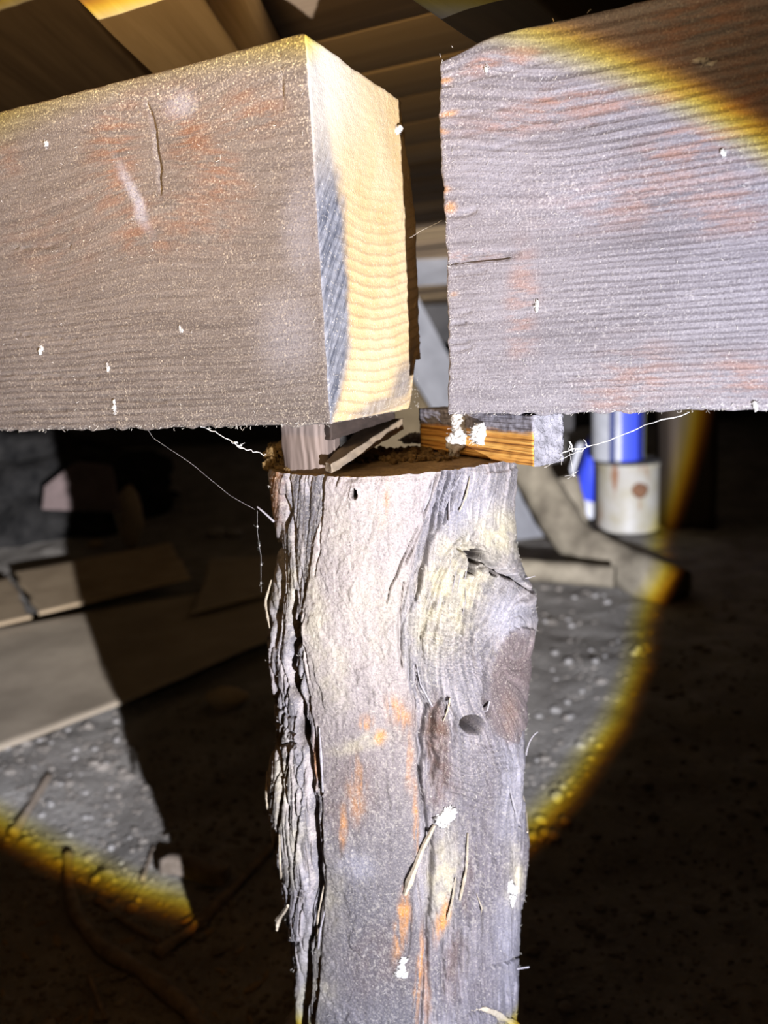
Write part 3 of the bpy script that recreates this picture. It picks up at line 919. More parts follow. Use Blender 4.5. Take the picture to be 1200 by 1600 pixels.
    mixc(L(.19, .16, .158), main * smooth(960, 1200, py) * 0.75)
    mixc(slate, main * smooth(1150, 1420, py) * (0.75 + 0.25 * n1))
    mixc(slate * 0.75, 0.6 * smooth(0.05, 0.4, n3) * rough_zone)
    mixc(pale, 0.5 * smooth(0.1, 0.45, -n3) * rough_zone)
    mixc(L(.135, .122, .140), rough_zone * smooth(690, 760, px) * smooth(960, 1060, py) * (0.62 + 0.5 * n1))
    mixc(L(.115, .10, .112), rough_zone * smooth(620, 690, px) * smooth(1080, 1200, py) * (0.5 + 0.5 * n2))
    mixc(L(.13, .118, .135), rough_zone * smooth(645, 665, px) * smooth(745, 715, px) * smooth(870, 780, py) * 0.7)
    D = lambda lst, s=14, f=.02, sd=0: blobs(px, py, lst, s, f, sd)
    mixc(dustc, D([(700, 930, 45, 90, 18, 0.9), (770, 840, 45, 45, 0, 0.85), (730, 880, 50, 50, 0, 0.7), (500, 960, 22, 90, -8, 0.55), (450, 910, 22, 70, 5, 0.5), (520, 1050, 30, 60, 0, 0.45), (570, 1160, 50, 14, -12, 0.6),
                   (690, 1370, 22, 70, 5, 0.7), (490, 1530, 30, 70, 0, 0.5), (590, 960, 60, 90, 0, 0.3), (560, 830, 60, 60, 0, .25), (440, 1240, 16, 90, 0, 0.5), (455, 1320, 16, 60, 0, 0.5), (800, 1370, 14, 50, 0, 0.8), (520, 1400, 20, 60, 0, .35), (470, 1580, 12, 50, 0, .6)]) * (0.55 + 0.6 * smooth(-0.2, 0.25, n2)))
    mixc(L(.27, .265, .31), D([(720, 790, 50, 60, 0, 0.6), (780, 955, 40, 40, 0, 0.8), (560, 1350, 30, 22, 20, 0.5), (800, 1220, 30, 100, 0, .6), (800, 1480, 30, 90, 0, .6)]) * 0.9)
    mixc(redb, 0.9 * D([(795, 1065, 32, 75, 6, 0.95), (684, 1150, 18, 60, 0, 0.95), (690, 1220, 26, 40, 0, 0.7), (560, 1230, 40, 60, 0, 0.35), (640, 1120, 20, 40, 0, .4), (530, 1260, 16, 50, 0, .35), (730, 1380, 14, 50, 0, 0.6), (705, 1500, 18, 60, 0, .6), (600, 1500, 60, 60, 0, .3)]) * (0.6 + 0.5 * smooth(-.2, .2, n2)))
    mixc(orange, D([(628, 1440, 9, 45, 8, 1.0), (690, 1435, 7, 30, 14, 0.8), (655, 1530, 6, 60, 3, 0.75), (668, 1560, 5, 40, 0, .6), (435, 770, 9, 45, -4, 0.75), (560, 1230, 12, 40, 0, 0.4), (622, 1110, 14, 24, -20, 0.5), (572, 1125, 10, 10, 0, 0.5), (595, 1150, 8, 12, 0, 0.7), (538, 1290, 6, 30, 0, 0.5), (648, 1280, 4, 60, 0, .7),
                    (488, 1200, 5, 40, 0, .5), (640, 1190, 5, 40, 0, .5), (795, 1120, 12, 30, 0, .35), (600, 790, 6, 30, 8, .3)], 6, .04) ** 0.7 * (0.5 + .6 * smooth(-.25, .15, n2)) * smooth(-0.5, -0.1, n3))
    mixc(L(.11, .075, .05), D([(463, 1070, 9, 26, 0, .7), (470, 1140, 8, 30, 0, .7)], 3) )   # exposed inner bark in the split
    # dust grains
    mixc(L(.05, .03, .016), hole * 0.95)  # brown rot inside the holes
    mixc(L(.010, .007, .005), hole * smooth(6, -6, (px - 738) * 0.6 + (py - 1131)))   # near-black shade painted into the upper-left part of the holes
    gr = noise3(px * 0.42, py * 0.42) + 0.6 * noise3(px * 0.2 + 9, py * 0.2)
    mixc(L(.50, .46, .39), 0.30 * smooth(0.3, 0.9, gr) * smooth(-0.35, 0.25, n1 + 0.3 * n2))
    mixc(col * 0.5, 0.35 * smooth(0.2, 0.9, -gr))
    mixc(L(.115, .088, .09), flake * (0.75 + 0.4 * n2))
    mixc(L(.11, .062, .045), crum * (0.7 + 0.6 * n2))
    mixc(col * 1.35, 0.8 * smooth(0.1, 0.5, fib2) * rough_zone)
    return W, Q, col, px, py, na, nz, ang


PW, PQ, PCOL, PPX, PPY, PNA, PNZ, PANG = build_post()
pm = Mat('log_wood', 0.85, 0.25)
o3 = pm.tc.outputs['Object']
f1 = pm.noise(o3, 650.0, 3.0, 0.75); f2 = pm.noise(pm.coords((160, 160, 12)), 1.0, 3.0, 0.6)
pc = pm.attr('tone', 'Color')
pc = pm.mix(pm.ramp(f2, [(0.30, 0.4), (0.5, 0.0)]), pc, pm.mix(0.5, pc, (0.07, 0.055, 0.05)))
g2 = pm.ramp(pm.voronoi(o3, 330.0), [(0.10, 1.0), (0.22, 0.0)])
pc = pm.mix(pm.ramp(f1, [(0.32, 0.6), (0.47, 0.0)]), pc, pm.mix(0.75, pc, (0.05, 0.045, 0.045)))
gd = pm.math('ADD', pm.math('MULTIPLY', g2, 0.35), pm.math('MULTIPLY', pm.ramp(f1, [(0.54, 0.0), (0.68, 1.0)]), 0.45))
gd = pm.math('MULTIPLY', gd, pm.math('SUBTRACT', 1.0, pm.attr('hole')), True)
pc = pm.mix(gd, pc, (0.54, 0.49, 0.40))
pm.color(pc)
pm.bump(pm.math('ADD', f1, pm.math('MULTIPLY', f2, 0.8)), 0.6, 0.0016)
LOG = pm.m

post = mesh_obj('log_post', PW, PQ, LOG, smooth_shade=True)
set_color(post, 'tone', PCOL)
set_float(post, 'hole', PHOLE)
tag(post, 'cracked round log post with knots and peeling bark under the beam joint', 'post')
frontmask = np.where(PPY < 1640)[0]


def post_pt(x, y, out=0.0):
    i = frontmask[np.argmin((PPX[frontmask] - x) ** 2 + (PPY[frontmask] - y) ** 2 + 1e5 * (PW[frontmask, 1] > YC + 0.02))]
    p = PW[i].copy(); c = np.array([post_dims(p[2])[0], YC, p[2]])
    n = p - c; n[2] = 0; n /= np.linalg.norm(n)
    return p + n * out


# ---- sawn top of the post, covered in brown crumbs
crumb = simple_mat('frass_crumbs', (0.07, 0.042, 0.018), (0.23, 0.145, 0.055), 120.0, 0.95, 0.8, 0.004)
sawn = Mat('sawn_top', 0.85, 0.2)
vv = sawn.coords((30, 30, 30)); nn = sawn.noise(vv, 1.0, 5.0, 0.6)
nb = sawn.noise(sawn.coords((300, 300, 300)), 1.0, 3.0)
cs = sawn.ramp(nn, [(0.3, (0.16, 0.10, 0.042)), (0.55, (0.34, 0.22, 0.09)), (0.75, (0.46, 0.32, 0.15))])
sawn.color(sawn.mix(sawn.ramp(nb, [(0.45, 0.0), (0.7, 0.6)]), cs, (0.12, 0.075, 0.03))).bump(nb, 0.7, 0.002)
ringI = np.arange(PNA)
ring = PW[:PNA]
cen = ring.mean(0)
nr = 46
Vt = []; 
for j in range(nr + 1):
    s = 1 - j / nr
    P_ = cen + (ring - cen) * s
    P_[:, 2] = ring[:, 2] * (s > 0.999) + (Z_TOP + 0.0008 * fbm(P_[:, 0] * 90, P_[:, 1] * 90, None, 3) + 0.0022 * np.maximum(0, fbm(P_[:, 0] * 45 + 3, P_[:, 1] * 45, None, 3)) * smooth(.62, .75, P_[:, 1])) * (s <= 0.999)
    Vt.append(P_)
Vt = np.concatenate(Vt)
I = np.arange((nr + 1) * PNA).reshape(nr + 1, PNA); I2 = np.concatenate([I, I[:, :1]], 1)
Qt = np.stack([I2[:-1, :-1], I2[:-1, 1:], I2[1:, 1:], I2[1:, :-1]], -1).reshape(-1, 4)
o = mesh_obj('sawn_top', Vt, Qt, sawn.m, post, smooth_shade=True)
o['label'] = 'brown dusty sawn top face'

# crumbs lying on the top (too small to pick apart)
bag = Bag()
for i in range(420):
    r_ = random.random()
    if r_ < 0.55: x_, y_ = random.uniform(-0.045, 0.05), random.uniform(0.70, 0.80)
    elif r_ < 0.8: x_, y_ = random.uniform(-0.095, -0.075), random.uniform(0.66, 0.72)
    else: x_, y_ = random.uniform(0.0, 0.07), random.uniform(0.68, 0.74)
    xc_, R_ = post_dims(Z_TOP)
    if ((x_ - xc_) / R_) ** 2 + ((y_ - YC) / 0.098) ** 2 > 0.93: continue
    s_ = random.uniform(0.0012, 0.0042)
    Vb, Fb = blob((x_, y_, Z_TOP + s_ * 0.6), (s_, s_, s_ * 0.8), i, 0.4, 2.0, 1)
    bag.add(Vb, Fb)
o = mesh_obj('crumbs', bag.v, bag.f, crumb, post); o['kind'] = 'stuff'; o['label'] = 'brown crumbs of rotten wood'

# left mound of crumbs at the rim
bag = Bag()
for i in range(60):
    a_ = random.uniform(0, 1)
    p_ = on_y(random.uniform(418, 446), random.uniform(694, 728), 0.70 + 0.02 * random.random())
    s_ = random.uniform(0.0025, 0.0065)
    bag.add(*blob(p_, (s_, s_, s_), i + 900, 0.45, 2.2, 1))
o = mesh_obj('mud_clump', bag.v, bag.f, crumb, post); o['kind'] = 'stuff'; o['label'] = 'crumbly brown mud at the left rim'

# ---- upright stub left standing on the post, left front
xs = np.linspace(0, 1, 36); ys = np.linspace(0, 1, 18); zs = np.linspace(0, 1, 40)
V, Q, _ = grid_box(xs, ys, zs)
tl, tr = on_y(441, 672, 0.672), on_y(514, 680, 0.652)
bl, br_ = on_y(450, 790, 0.682), on_y(510, 790, 0.652)
Zs0, Zs1 = 0.872, 0.9535
def lerp(a, b, t): return a + (b - a) * t
fx = lerp(lerp(bl[0], br_[0], V[:, 0]), lerp(tl[0], tr[0], V[:, 0]), V[:, 2])
fy = lerp(lerp(bl[1], br_[1], V[:, 0]), lerp(tl[1], tr[1], V[:, 0]), V[:, 2]) - 0.010
W = np.stack([fx + 0.010 * V[:, 1], fy + 0.030 * V[:, 1], lerp(Zs0, Zs1, V[:, 2])], 1)
W[:, 1] += 0.0022 * fbm(fx * 330, W[:, 2] * 22, None, 3) * (V[:, 1] < 0.5) + 0.004 * (np.abs(V[:, 0] - 0.5) * 2) ** 4 * (V[:, 1] < .5)
W[:, 0] += 0.0015 * fbm(W[:, 2] * 60, W[:, 1] * 60, None, 2)
stubm = board_mat('stub_wood', (0.05, 0.036, 0.03), (0.25, 0.195, 0.165), (0.17, 0.13, 0.11), 2)
o = mesh_obj('stub', W, Q, stubm, post, smooth_shade=True); o['label'] = 'upright splintered stub of grey-brown wood'

# ================================================================== packing pieces between post and beams
def wedge(name, pts_bottom_z_top, mat, label, cat, seed=0, n=(30, 8, 14)):
    """pts: four plan corners with (x, y, zbottom, ztop) in order a(front-left) b(front-right) c(back-right) d(back-left)"""
    xs = np.linspace(0, 1, n[0]); ys = np.linspace(0, 1, n[1]); zs = np.linspace(0, 1, n[2])
    V, Q, fid = grid_box(xs, ys, zs)
    a, b, c_, d_ = [np.array(p, float) for p in pts_bottom_z_top]
    u, w_ = V[:, 0:1], V[:, 1:2]
    M = (a * (1 - u) + b * u) * (1 - w_) + (d_ * (1 - u) + c_ * u) * w_
    W = np.stack([M[:, 0], M[:, 1], M[:, 2] * (1 - V[:, 2]) + M[:, 3] * V[:, 2]], 1)
    for ax in range(3):
        W[:, ax] += 0.0013 * fbm(W[:, 0] * 110 + ax * 20 + seed, W[:, 1] * 110, W[:, 2] * 260, 4)
    o = mesh_obj(name, W, Q, mat, smooth_shade=False)
    return tag(o, label, cat, 'packing pieces between post and beams')


# right: split block with bright orange face
ob_m = Mat('split_block', 0.75, 0.25)
s = ob_m.sep(ob_m.tc.outputs['Object'])
up = ob_m.math('ADD', s[2], ob_m.math('MULTIPLY', ob_m.noise(ob_m.coords((40, 40, 120)), 1.0, 3.0), 0.006))
lay = ob_m.noise(ob_m.comb(ob_m.math('MULTIPLY', s[0], 8.0), ob_m.math('MULTIPLY', s[1], 8.0), ob_m.math('MULTIPLY', s[2], 420.0)), 1.0, 3.0, 0.55)
oc = ob_m.ramp(lay, [(0.34, (0.20, 0.075, 0.015)), (0.46, (0.62, 0.28, 0.055)), (0.62, (0.80, 0.46, 0.12))])
gc = ob_m.ramp(ob_m.noise(ob_m.coords((200, 200, 200)), 1.0, 3.0), [(0.35, (0.12, 0.11, 0.125)), (0.7, (0.36, 0.35, 0.40))])
ob_m.color(ob_m.mix(ob_m.ramp(ob_m.math('SUBTRACT', up, 0.9385), [(0.0, 0.0), (0.0035, 1.0)]), oc, gc))
ob_m.bump(lay, 0.7, 0.003)
greyblk = simple_mat('grey_block_end', (0.15, 0.145, 0.16), (0.36, 0.35, 0.39), 90.0, 0.9, 0.9, 0.006)
B0 = np.array([0.0400, 0.775]); B1 = np.array([0.1215, 0.612]); bd = (B1 - B0) / np.linalg.norm(B1 - B0); bn = np.array([-bd[1], bd[0]])
bn = bn if bn[0] > 0 else -bn
w_ = 0.030
blk = wedge('packing_block', [(*B0, 0.9135, 0.9525), (*B1, 0.9115, 0.9525), (*(B1 + bn * w_), 0.9125, 0.9525), (*(B0 + bn * w_), 0.9135, 0.9525)], ob_m.m,
            'split wood block with bright orange grain under the right beam', 'wood block', 1, (60, 12, 20))
blk.data.materials.append(greyblk)
# the +x side (its far right end) is weathered grey
for p in blk.data.polygons:
    if p.normal.x > 0.3 and p.normal.y < 0.2 and p.normal.dot(Vector((bd[0], bd[1], 0))) > 0.75:
        p.material_index = 1

# left: dark upper shim and pale lower wedge, running back under the beam
shim_d = board_mat('shim_dark', (0.015, 0.011, 0.009), (0.06, 0.042, 0.033), (0.03, 0.022, 0.018), 1)
shim_p = board_mat('shim_pale', (0.06, 0.045, 0.03), (0.34, 0.25, 0.15), (0.20, 0.17, 0.14), 1)
def along(s, off, z0, z1):
    p = PL0 + DY * s + DX * off
    return (p[0], p[1], z0, z1)
wedge('shim', [along(0.050, -0.050, 0.9400, 0.9535), along(0.034, -0.019, 0.9380, 0.9535), along(0.150, -0.012, 0.946, 0.9545), along(0.150, -0.055, 0.946, 0.9545)], shim_d,
      'thin dark shim pressed against the underside of the left beam', 'shim', 4, (14, 60, 10))
wedge('shim', [along(0.026, -0.022, 0.9140, 0.9215), along(0.020, -0.013, 0.9135, 0.9205), along(0.165, -0.010, 0.934, 0.945), along(0.165, -0.045, 0.934, 0.945)], shim_p,
      'pale tapered wedge lying on the post top below the dark shim', 'shim', 6, (14, 60, 12))

# ================================================================== splinters, bark strips (parts of the post)
SPL = simple_mat('splinter_pale', (0.34, 0.285, 0.20), (0.50, 0.43, 0.33), 300.0, 0.9, 0.4, 0.001)
SPL_G = simple_mat('splinter_grey', (0.24, 0.22, 0.23), (0.42, 0.40, 0.42), 300.0, 0.9, 0.4, 0.001)


def splinter(pts, r0, r1, mat, label=None, off=(0.002, 0.004, 0.002), name='splinter'):
    """pts in pixels along the post; r in metres"""
    n = len(pts); P_ = []
    for i, (x, y) in enumerate(pts):
        P_.append(post_pt(x, y, off[min(i, len(off) - 1)]))
    P_ = np.array(P_)
    t = np.linspace(0, n - 1, 10)
    C = np.stack([np.interp(t, range(n), P_[:, k]) for k in range(3)], 1)
    rr = np.linspace(r0, r1, 10) * np.sin(np.linspace(0.35, 2.8, 10)) ** 0.5 * (1.0 if label else 0.55) * (1 + 0.25 * RNG.normal(size=10))
    V, Fs = tube(C, np.abs(rr) + 0.0001, 5)
    o = mesh_obj(name, V, Fs, mat, post)
    if label: o['label'] = label
    return o


splinter([(678, 1290), (660, 1325), (643, 1365), (632, 1392)], 0.0022, 0.0035, SPL, 'pale splinter standing off the seam')
splinter([(458, 1412), (446, 1435), (433, 1454)], 0.0020, 0.0032, SPL, 'pale chip on the left edge', (0.002, 0.006, 0.012))
splinter([(740, 1588), (765, 1584), (790, 1592), (805, 1602)], 0.003, 0.0045, SPL, 'pale torn strip low on the right')
splinter([(650, 1040), (656, 1068), (668, 1092), (676, 1105)], 0.0008, 0.0014, SPL_G)
splinter([(692, 1128), (698, 1108), (703, 1090)], 0.0010, 0.0018, SPL)
splinter([(742, 1395), (748, 1415), (753, 1436)], 0.0005, 0.0009, SPL)
splinter([(486, 1205), (490, 1240), (487, 1275)], 0.0020, 0.0028, SPL_G)
splinter([(503, 1135), (508, 1180), (508, 1235)], 0.0012, 0.0018, SPL_G)
splinter([(745, 1130), (756, 1110), (762, 1095)], 0.0010, 0.0016, SPL_G)
splinter([(432, 905), (428, 940), (430, 980)], 0.0012, 0.0022, SPL)
splinter([(424, 1205), (428, 1250), (436, 1300)], 0.0012, 0.003, SPL)
splinter([(446, 1300), (450, 1350), (447, 1400)], 0.0014, 0.0026, SPL)
splinter([(505, 1385), (500, 1430), (492, 1475)], 0.0012, 0.0022, SPL)
splinter([(512, 1420), (506, 1450), (500, 1480)], 0.0009, 0.0016, SPL_G)
splinter([(728, 1300), (722, 1350), (714, 1400)], 0.0014, 0.0024, SPL)
splinter([(708, 1365), (702, 1400), (696, 1432)], 0.0012, 0.0022, SPL)
splinter([(800, 1190), (798, 1230), (803, 1275)], 0.0010, 0.0018, SPL_G)
splinter([(810, 1225), (814, 1260), (820, 1300)], 0.0012, 0.0026, SPL)
splinter([(680, 745), (672, 775), (664, 800)], 0.0010, 0.0016, SPL_G)
splinter([(720, 740), (712, 775), (704, 815)], 0.0008, 0.0014, SPL_G)
splinter([(733, 745), (726, 775), (720, 800)], 0.0006, 0.0012, SPL)
for i in range(9):
    x_ = 690 + 7.0 * i; y_ = random.uniform(830, 950)
    splinter([(x_, y_), (x_ - 5, y_ + 20), (x_ - 10, y_ + 42)], 0.0003, 0.0006, SPL_G, None, (0.0, 0.0004, 0.0))


def side_twig(p0, p1, p2, r, label):
    a = on_y(*p0, YC - 0.03); b = on_y(*p1, YC - 0.035); c_ = on_y(*p2, YC - 0.03)
    t = np.linspace(0, 1, 9)[:, None]
    C = (1 - t) ** 2 * a + 2 * t * (1 - t) * b + t * t * c_
    V, Fs = tube(C, np.linspace(r, r * 0.55, 9), 5)
    o = mesh_obj('splinter', V, Fs, SPL_G, post); o['label'] = label


side_twig((760, 1520), (795, 1516), (827, 1511), 0.0013, 'thin grey twig sticking out to the right')
a = post_pt(765, 1520, 0.001)
side_twig((822, 1180), (826, 1152), (840, 1144), 0.0008, 'hair-thin splinter curling off the right side')
side_twig((815, 905), (826, 903), (836, 900), 0.0006, 'short fibre beside the knot')
side_twig((428, 815), (412, 800), (402, 792), 0.0011, 'white flake hanging at the left edge')

# lint and torn fibres clinging to post and beams: nobody could count it
FUZZ = simple_mat('lint', (0.55, 0.51, 0.43), (0.75, 0.71, 0.64), 400.0, 1.0, 0.0, 0.001)


def fuzz(parent, pts_normals, n_seg=4, lmin=0.0012, lmax=0.0045, r=0.00011, world_inv=None):
    bag = Bag()
    for p, nrm in pts_normals:
        L_ = random.uniform(lmin, lmax)
        d = np.asarray(nrm) * random.uniform(0.2, 0.6) + RNG.normal(size=3) * 0.8; d /= np.linalg.norm(d)
        if d @ nrm < 0: d -= 1.6 * (d @ nrm) * nrm
        C = [np.asarray(p, float)]
        for k_ in range(n_seg - 1):
            d = d + RNG.normal(size=3) * 0.5; d /= np.linalg.norm(d)
            C.append(C[-1] + d * L_ / n_seg)
        bag.add(*tube(C, r * random.uniform(0.7, 1.5), 3, False))
    o = mesh_obj('lint', bag.v, bag.f, FUZZ, parent)
    o['kind'] = 'stuff'; o['label'] = 'pale lint and torn fibres'
    return o


pn = []
sel = frontmask[(PPX[frontmask] > 415) & (PPY[frontmask] > 740)]
for i in RNG.choice(sel, 620):
    p = PW[i]; c_ = np.array([post_dims(p[2])[0], YC, p[2]]); n_ = p - c_; n_ /= np.linalg.norm(n_)
    if n_[1] < 0.1: pn.append((p + n_ * 0.0003, n_))
fuzz(post, pn)
pn = []
nf_ = np.array([0, -1.0, 0])
for i in range(620):
    q = random.random()
    if q < 0.5: pn.append((np.array([-random.random() * 0.42, -0.0006, random.random() * HB]), nf_))
    elif q < 0.8: pn.append((np.array([-random.random() * 0.42, -0.0003, random.uniform(-0.001, 0.003)]), np.array([0, -.6, -.8])))
    else: pn.append((np.array([0.0004, random.random() * 0.18, abs(random.gauss(0, 0.02))]), np.array([1.0, 0, 0])))
fuzz(beam_left, pn)
pn = []
for i in range(640):
    q = random.random()
    if q < 0.55: pn.append((np.array([random.random() * 0.30, -0.0006, random.random() * HB]), nf_))
    elif q < 0.8: pn.append((np.array([random.random() * 0.30, -0.0003, random.uniform(-0.001, 0.003)]), np.array([0, -.6, -.8])))
    else: pn.append((np.array([0.0045, 0.0004, random.random() * HB * 0.9]), np.array([-.5, -.8, 0])))
fuzz(beam_right, pn)

# ================================================================== cobwebs and white tufts
WEB = simple_mat('cobweb', (0.62, 0.60, 0.56), (0.80, 0.78, 0.74), 300.0, 1.0, 0.0, 0.001)
TUFT = simple_mat('fluff', (0.50, 0.48, 0.44), (0.74, 0.72, 0.69), 260.0, 1.0, 0.6, 0.003)


def tuft(center, size, label, seed, n=16, fib=26):
    bag = Bag(); rs = random.Random(seed)
    for i in range(5 if n > 9 else 2):
        p = np.array([rs.gauss(0, .30), rs.gauss(0, .1), rs.gauss(0, .34)]) * size
        V, Fs = blob((0, 0, 0), (1, 1, 1), seed * 31 + i, 0.42, 2.2, 4 if n > 9 else 3)
        V = V * (1 + 0.50 * fbm(V[:, 0] * 6 + i, V[:, 1] * 6, V[:, 2] * 6 + seed, 3) + 0.15 * noise3(V[:, 0] * 22, V[:, 1] * 22, V[:, 2] * 22))[:, None]
        bag.add(V * np.asarray(size) * rs.uniform(0.36, 0.55) + p, Fs)
    for i in range(fib * 2):
        d = np.array([rs.gauss(0, 1), rs.gauss(0, 1) - .3, rs.gauss(0, 1)]); d /= np.linalg.norm(d); d = d * np.asarray(size) / min(size)
        C = [d * min(size) * 0.3 * k_ + np.array([rs.gauss(0, 1) for _ in range(3)]) * min(size) * 0.12 for k_ in range(4)]
        bag.add(*tube(C, 0.00016, 3, False))
    o = mesh_obj('cobweb_tuft', bag.v, bag.f, TUFT, loc=tuple(center), smooth_shade=True)
    return tag(o, label, 'fluff', 'white fluff tufts')


def blk_pt(x, y):  # on the orange block's face
    return on_plane(x, y, (B0[0], B0[1], 0), np.array([bn[0], bn[1], 0]))


tuft(blk_pt(722, 675) - np.array([0.001, 0.002, 0]), (0.015, 0.008, 0.019), 'white fluff clump hanging on the orange block by the right beam corner', 3, 20)
tuft(blk_pt(752, 680) - np.array([0.001, 0.002, 0]), (0.014, 0.007, 0.012), 'smaller white fluff clump right of the corner clump on the orange block', 4, 12)
tuft(np.array([on_z(650, 690, 0.9155)[0], on_z(650, 690, 0.9155)[1], 0.918]), (0.014, 0.009, 0.008), 'white fluff lump on the post top left of the orange block', 5, 16)
tuft(on_plane(619, 203, PL0, DX) + DX * 0.001, (0.005, 0.004, 0.005), 'small white tuft on the far edge of the yellow beam end', 6, 14, 12)
tuft(post_pt(699, 1272, 0.001), (0.010, 0.005, 0.012), 'round white tuft on the post near the central seam', 7, 14, 14)
tuft(post_pt(626, 1513, 0.001), (0.009, 0.005, 0.008), 'small cream tuft below the bare orange patch on the post', 8, 12, 10)
tuft(post_pt(797, 1390, 0.001), (0.006, 0.003, 0.013), 'yellowish crusty clump on the right side of the post', 9, 16, 8)
tuft(post_pt(490, 1252, 0.002), (0.006, 0.003, 0.006), 'white tuft caught in the left bark split', 10, 10, 10)
for i, (x_, y_, s_, lab) in enumerate([(66, 545, 0.0035, 'white tuft at the lower left of the left beam'), (170, 573, 0.003, 'white speck tuft in the middle of the left beam'),
                                       (180, 640, 0.004, 'white tuft at the bottom edge of the left beam'), (73, 226, 0.003, 'white tuft near the yellow rim on the left beam'), (283, 515, 0.0025, 'upright white tuft right of middle on the left beam')]):
    tuft(on_plane(x_, y_, PL0, DY) - DY * 0.001, (s_ * .7, s_ * .5, s_ * 1.4), lab, 20 + i, 8, 12)
for i, (x_, y_, s_, lab) in enumerate([(1132, 240, 0.003, 'pale tuft below the torch rim on the right beam'), (1100, 98, 0.006, 'wide brownish fluff patch high on the right beam'), (1180, 632, 0.004, 'white fluff on the lower edge of the right beam'),
                                       (838, 478, 0.0028, 'thin upright pale fibre on the right beam'), (762, 110, 0.004, 'pale tuft near the upper corner of the right beam')]):
    tuft(on_plane(x_, y_, PR0, DY) - DY * 0.001, (s_ * (1.8 if i == 1 else .8), s_ * .5, s_ * (0.6 if i == 1 else 2.2 if i == 3 else 1.2)), lab, 40 + i, 8, 12)


def strand(pts3, r, label, blobs_=(), sag=0.0):
    P_ = np.array(pts3); n = len(P_)
    t = np.linspace(0, n - 1, 24)
    C = np.stack([np.interp(t, range(n), P_[:, k]) for k in range(3)], 1)
    C += RNG.normal(size=C.shape) * r * 1.5
    bag = Bag(); bag.add(*tube(C, r * (0.7 + 0.6 * RNG.random(24)), 4, False))
    for (tt, s_) in blobs_:
        i = int(tt * 23)
        for q in range(5):
            bag.add(*blob(C[i] + RNG.normal(size=3) * s_ * 0.8, (s_ * .5, s_ * .5, s_ * .5), q + i, 0.5, 2.2, 1))
        for q in range(5):
            e_ = C[i] + RNG.normal(size=3) * s_ * 3
            bag.add(*tube([C[i], (C[i] + e_) / 2 + RNG.normal(size=3) * s_ * .5, e_], r * 0.6, 3, False))
    o = mesh_obj('cobweb_strand', bag.v, bag.f, WEB)
    return tag(o, label, 'cobweb', 'cobweb strands')


strand([on_y(308, 662, 0.66), on_y(350, 683, 0.655), on_y(378, 700, 0.655), on_y(416, 711, 0.66)], 0.00035, 'thick white cobweb strand from left beam bottom to the post rim', [(0.55, 0.0012), (0.62, 0.0012)])
strand([on_y(226, 664, 0.68), on_y(240, 685, 0.68), on_y(300, 725, 0.675), on_y(360, 775, 0.67), on_y(398, 796, 0.67)], 0.00005, 'hair-thin cobweb line sloping from the left beam to the white flake')
strand([on_y(402, 798, 0.68), on_y(402, 830, 0.68), on_y(408, 870, 0.68), on_y(408, 925, 0.68)], 0.00005, 'beaded cobweb thread hanging straight down left of the post', [(0.3, 0.0006), (0.55, 0.0006), (0.75, 0.0006), (0.92, 0.0005)])
strand([on_y(862, 712, 0.63), on_y(900, 702, 0.62), on_y(945, 690, 0.61), on_y(1000, 668, 0.60), on_y(1078, 643, 0.575)], 0.00036, 'long white cobweb strand from the orange block to right beam bottom', [(0.12, 0.0012), (0.25, 0.0012), (0.35, 0.001)])
strand([on_y(850, 730, 0.63), on_y(880, 716, 0.62), on_y(912, 702, 0.62)], 0.0002, 'faint second cobweb thread below the long strand right of post')
strand([on_y(888, 700, 0.62), on_y(893, 722, 0.62), on_y(897, 745, 0.62)], 0.00012, 'short cobweb thread with a white speck hanging right of the post', [(0.95, 0.0012)])
strand([on_y(640, 372, 0.72), on_y(655, 362, 0.70), on_y(690, 345, 0.66)], 0.00012, 'fine cobweb thread spanning the gap between the beams')

# ================================================================== things lying in the dark behind
CARD = simple_mat('cardboard', (0.27, 0.20, 0.12), (0.40, 0.305, 0.19), 6.0, 0.9, 0.2, 0.004)
CARD_G = simple_mat('cardboard_grey', (0.25, 0.205, 0.145), (0.36, 0.30, 0.215), 5.0, 0.9, 0.25, 0.004)
PINK = simple_mat('pink_board', (0.10, 0.075, 0.068), (0.16, 0.12, 0.11), 8.0, 0.9, 0.2, 0.004)
STONE = simple_mat('pebble_grey', (0.20, 0.185, 0.165), (0.38, 0.355, 0.315), 30.0, 0.8, 0.4, 0.004)
STICK = simple_mat('stick_bark', (0.13, 0.10, 0.07), (0.25, 0.20, 0.15), 40.0, 0.95, 0.6, 0.004)
STICKD = simple_mat('root_bark', (0.15, 0.115, 0.08), (0.28, 0.22, 0.16), 40.0, 0.95, 0.6, 0.006)


def sheet(name, pix, lift, mat, label, thick=0.008, seed=0, cat='cardboard', n=(34, 26), tilt=None, wav=0.012):
    """four image corners a b c d on the ground (near-left, near-right, far-right, far-left)"""
    if tilt is None: tilt = [0, 0, 0, 0]
    C = [on_z(*p, lift + t) for p, t in zip(pix, tilt)]
    xs = np.linspace(0, 1, n[0]); ys = np.linspace(0, 1, n[1]); zs = np.array([0, 1.0])
    V, Q, _ = grid_box(xs, ys, zs)
    u, w_ = V[:, 0:1], V[:, 1:2]
    M = (C[0] * (1 - u) + C[1] * u) * (1 - w_) + (C[3] * (1 - u) + C[2] * u) * w_
    M[:, 2] += V[:, 2] * thick + wav * fbm(M[:, 0] * 2.2 + seed, M[:, 1] * 2.2, None, 3)
    e_ = 0.012 * fbm(M[:, 0] * 9 + seed, M[:, 1] * 9, None, 3)
    M[:, 0] += e_; M[:, 1] += e_ * 0.7
    o = mesh_obj(name, M, Q, mat, smooth_shade=False)
    return tag(o, label, cat, 'cardboard and boards on the dirt left of the post')


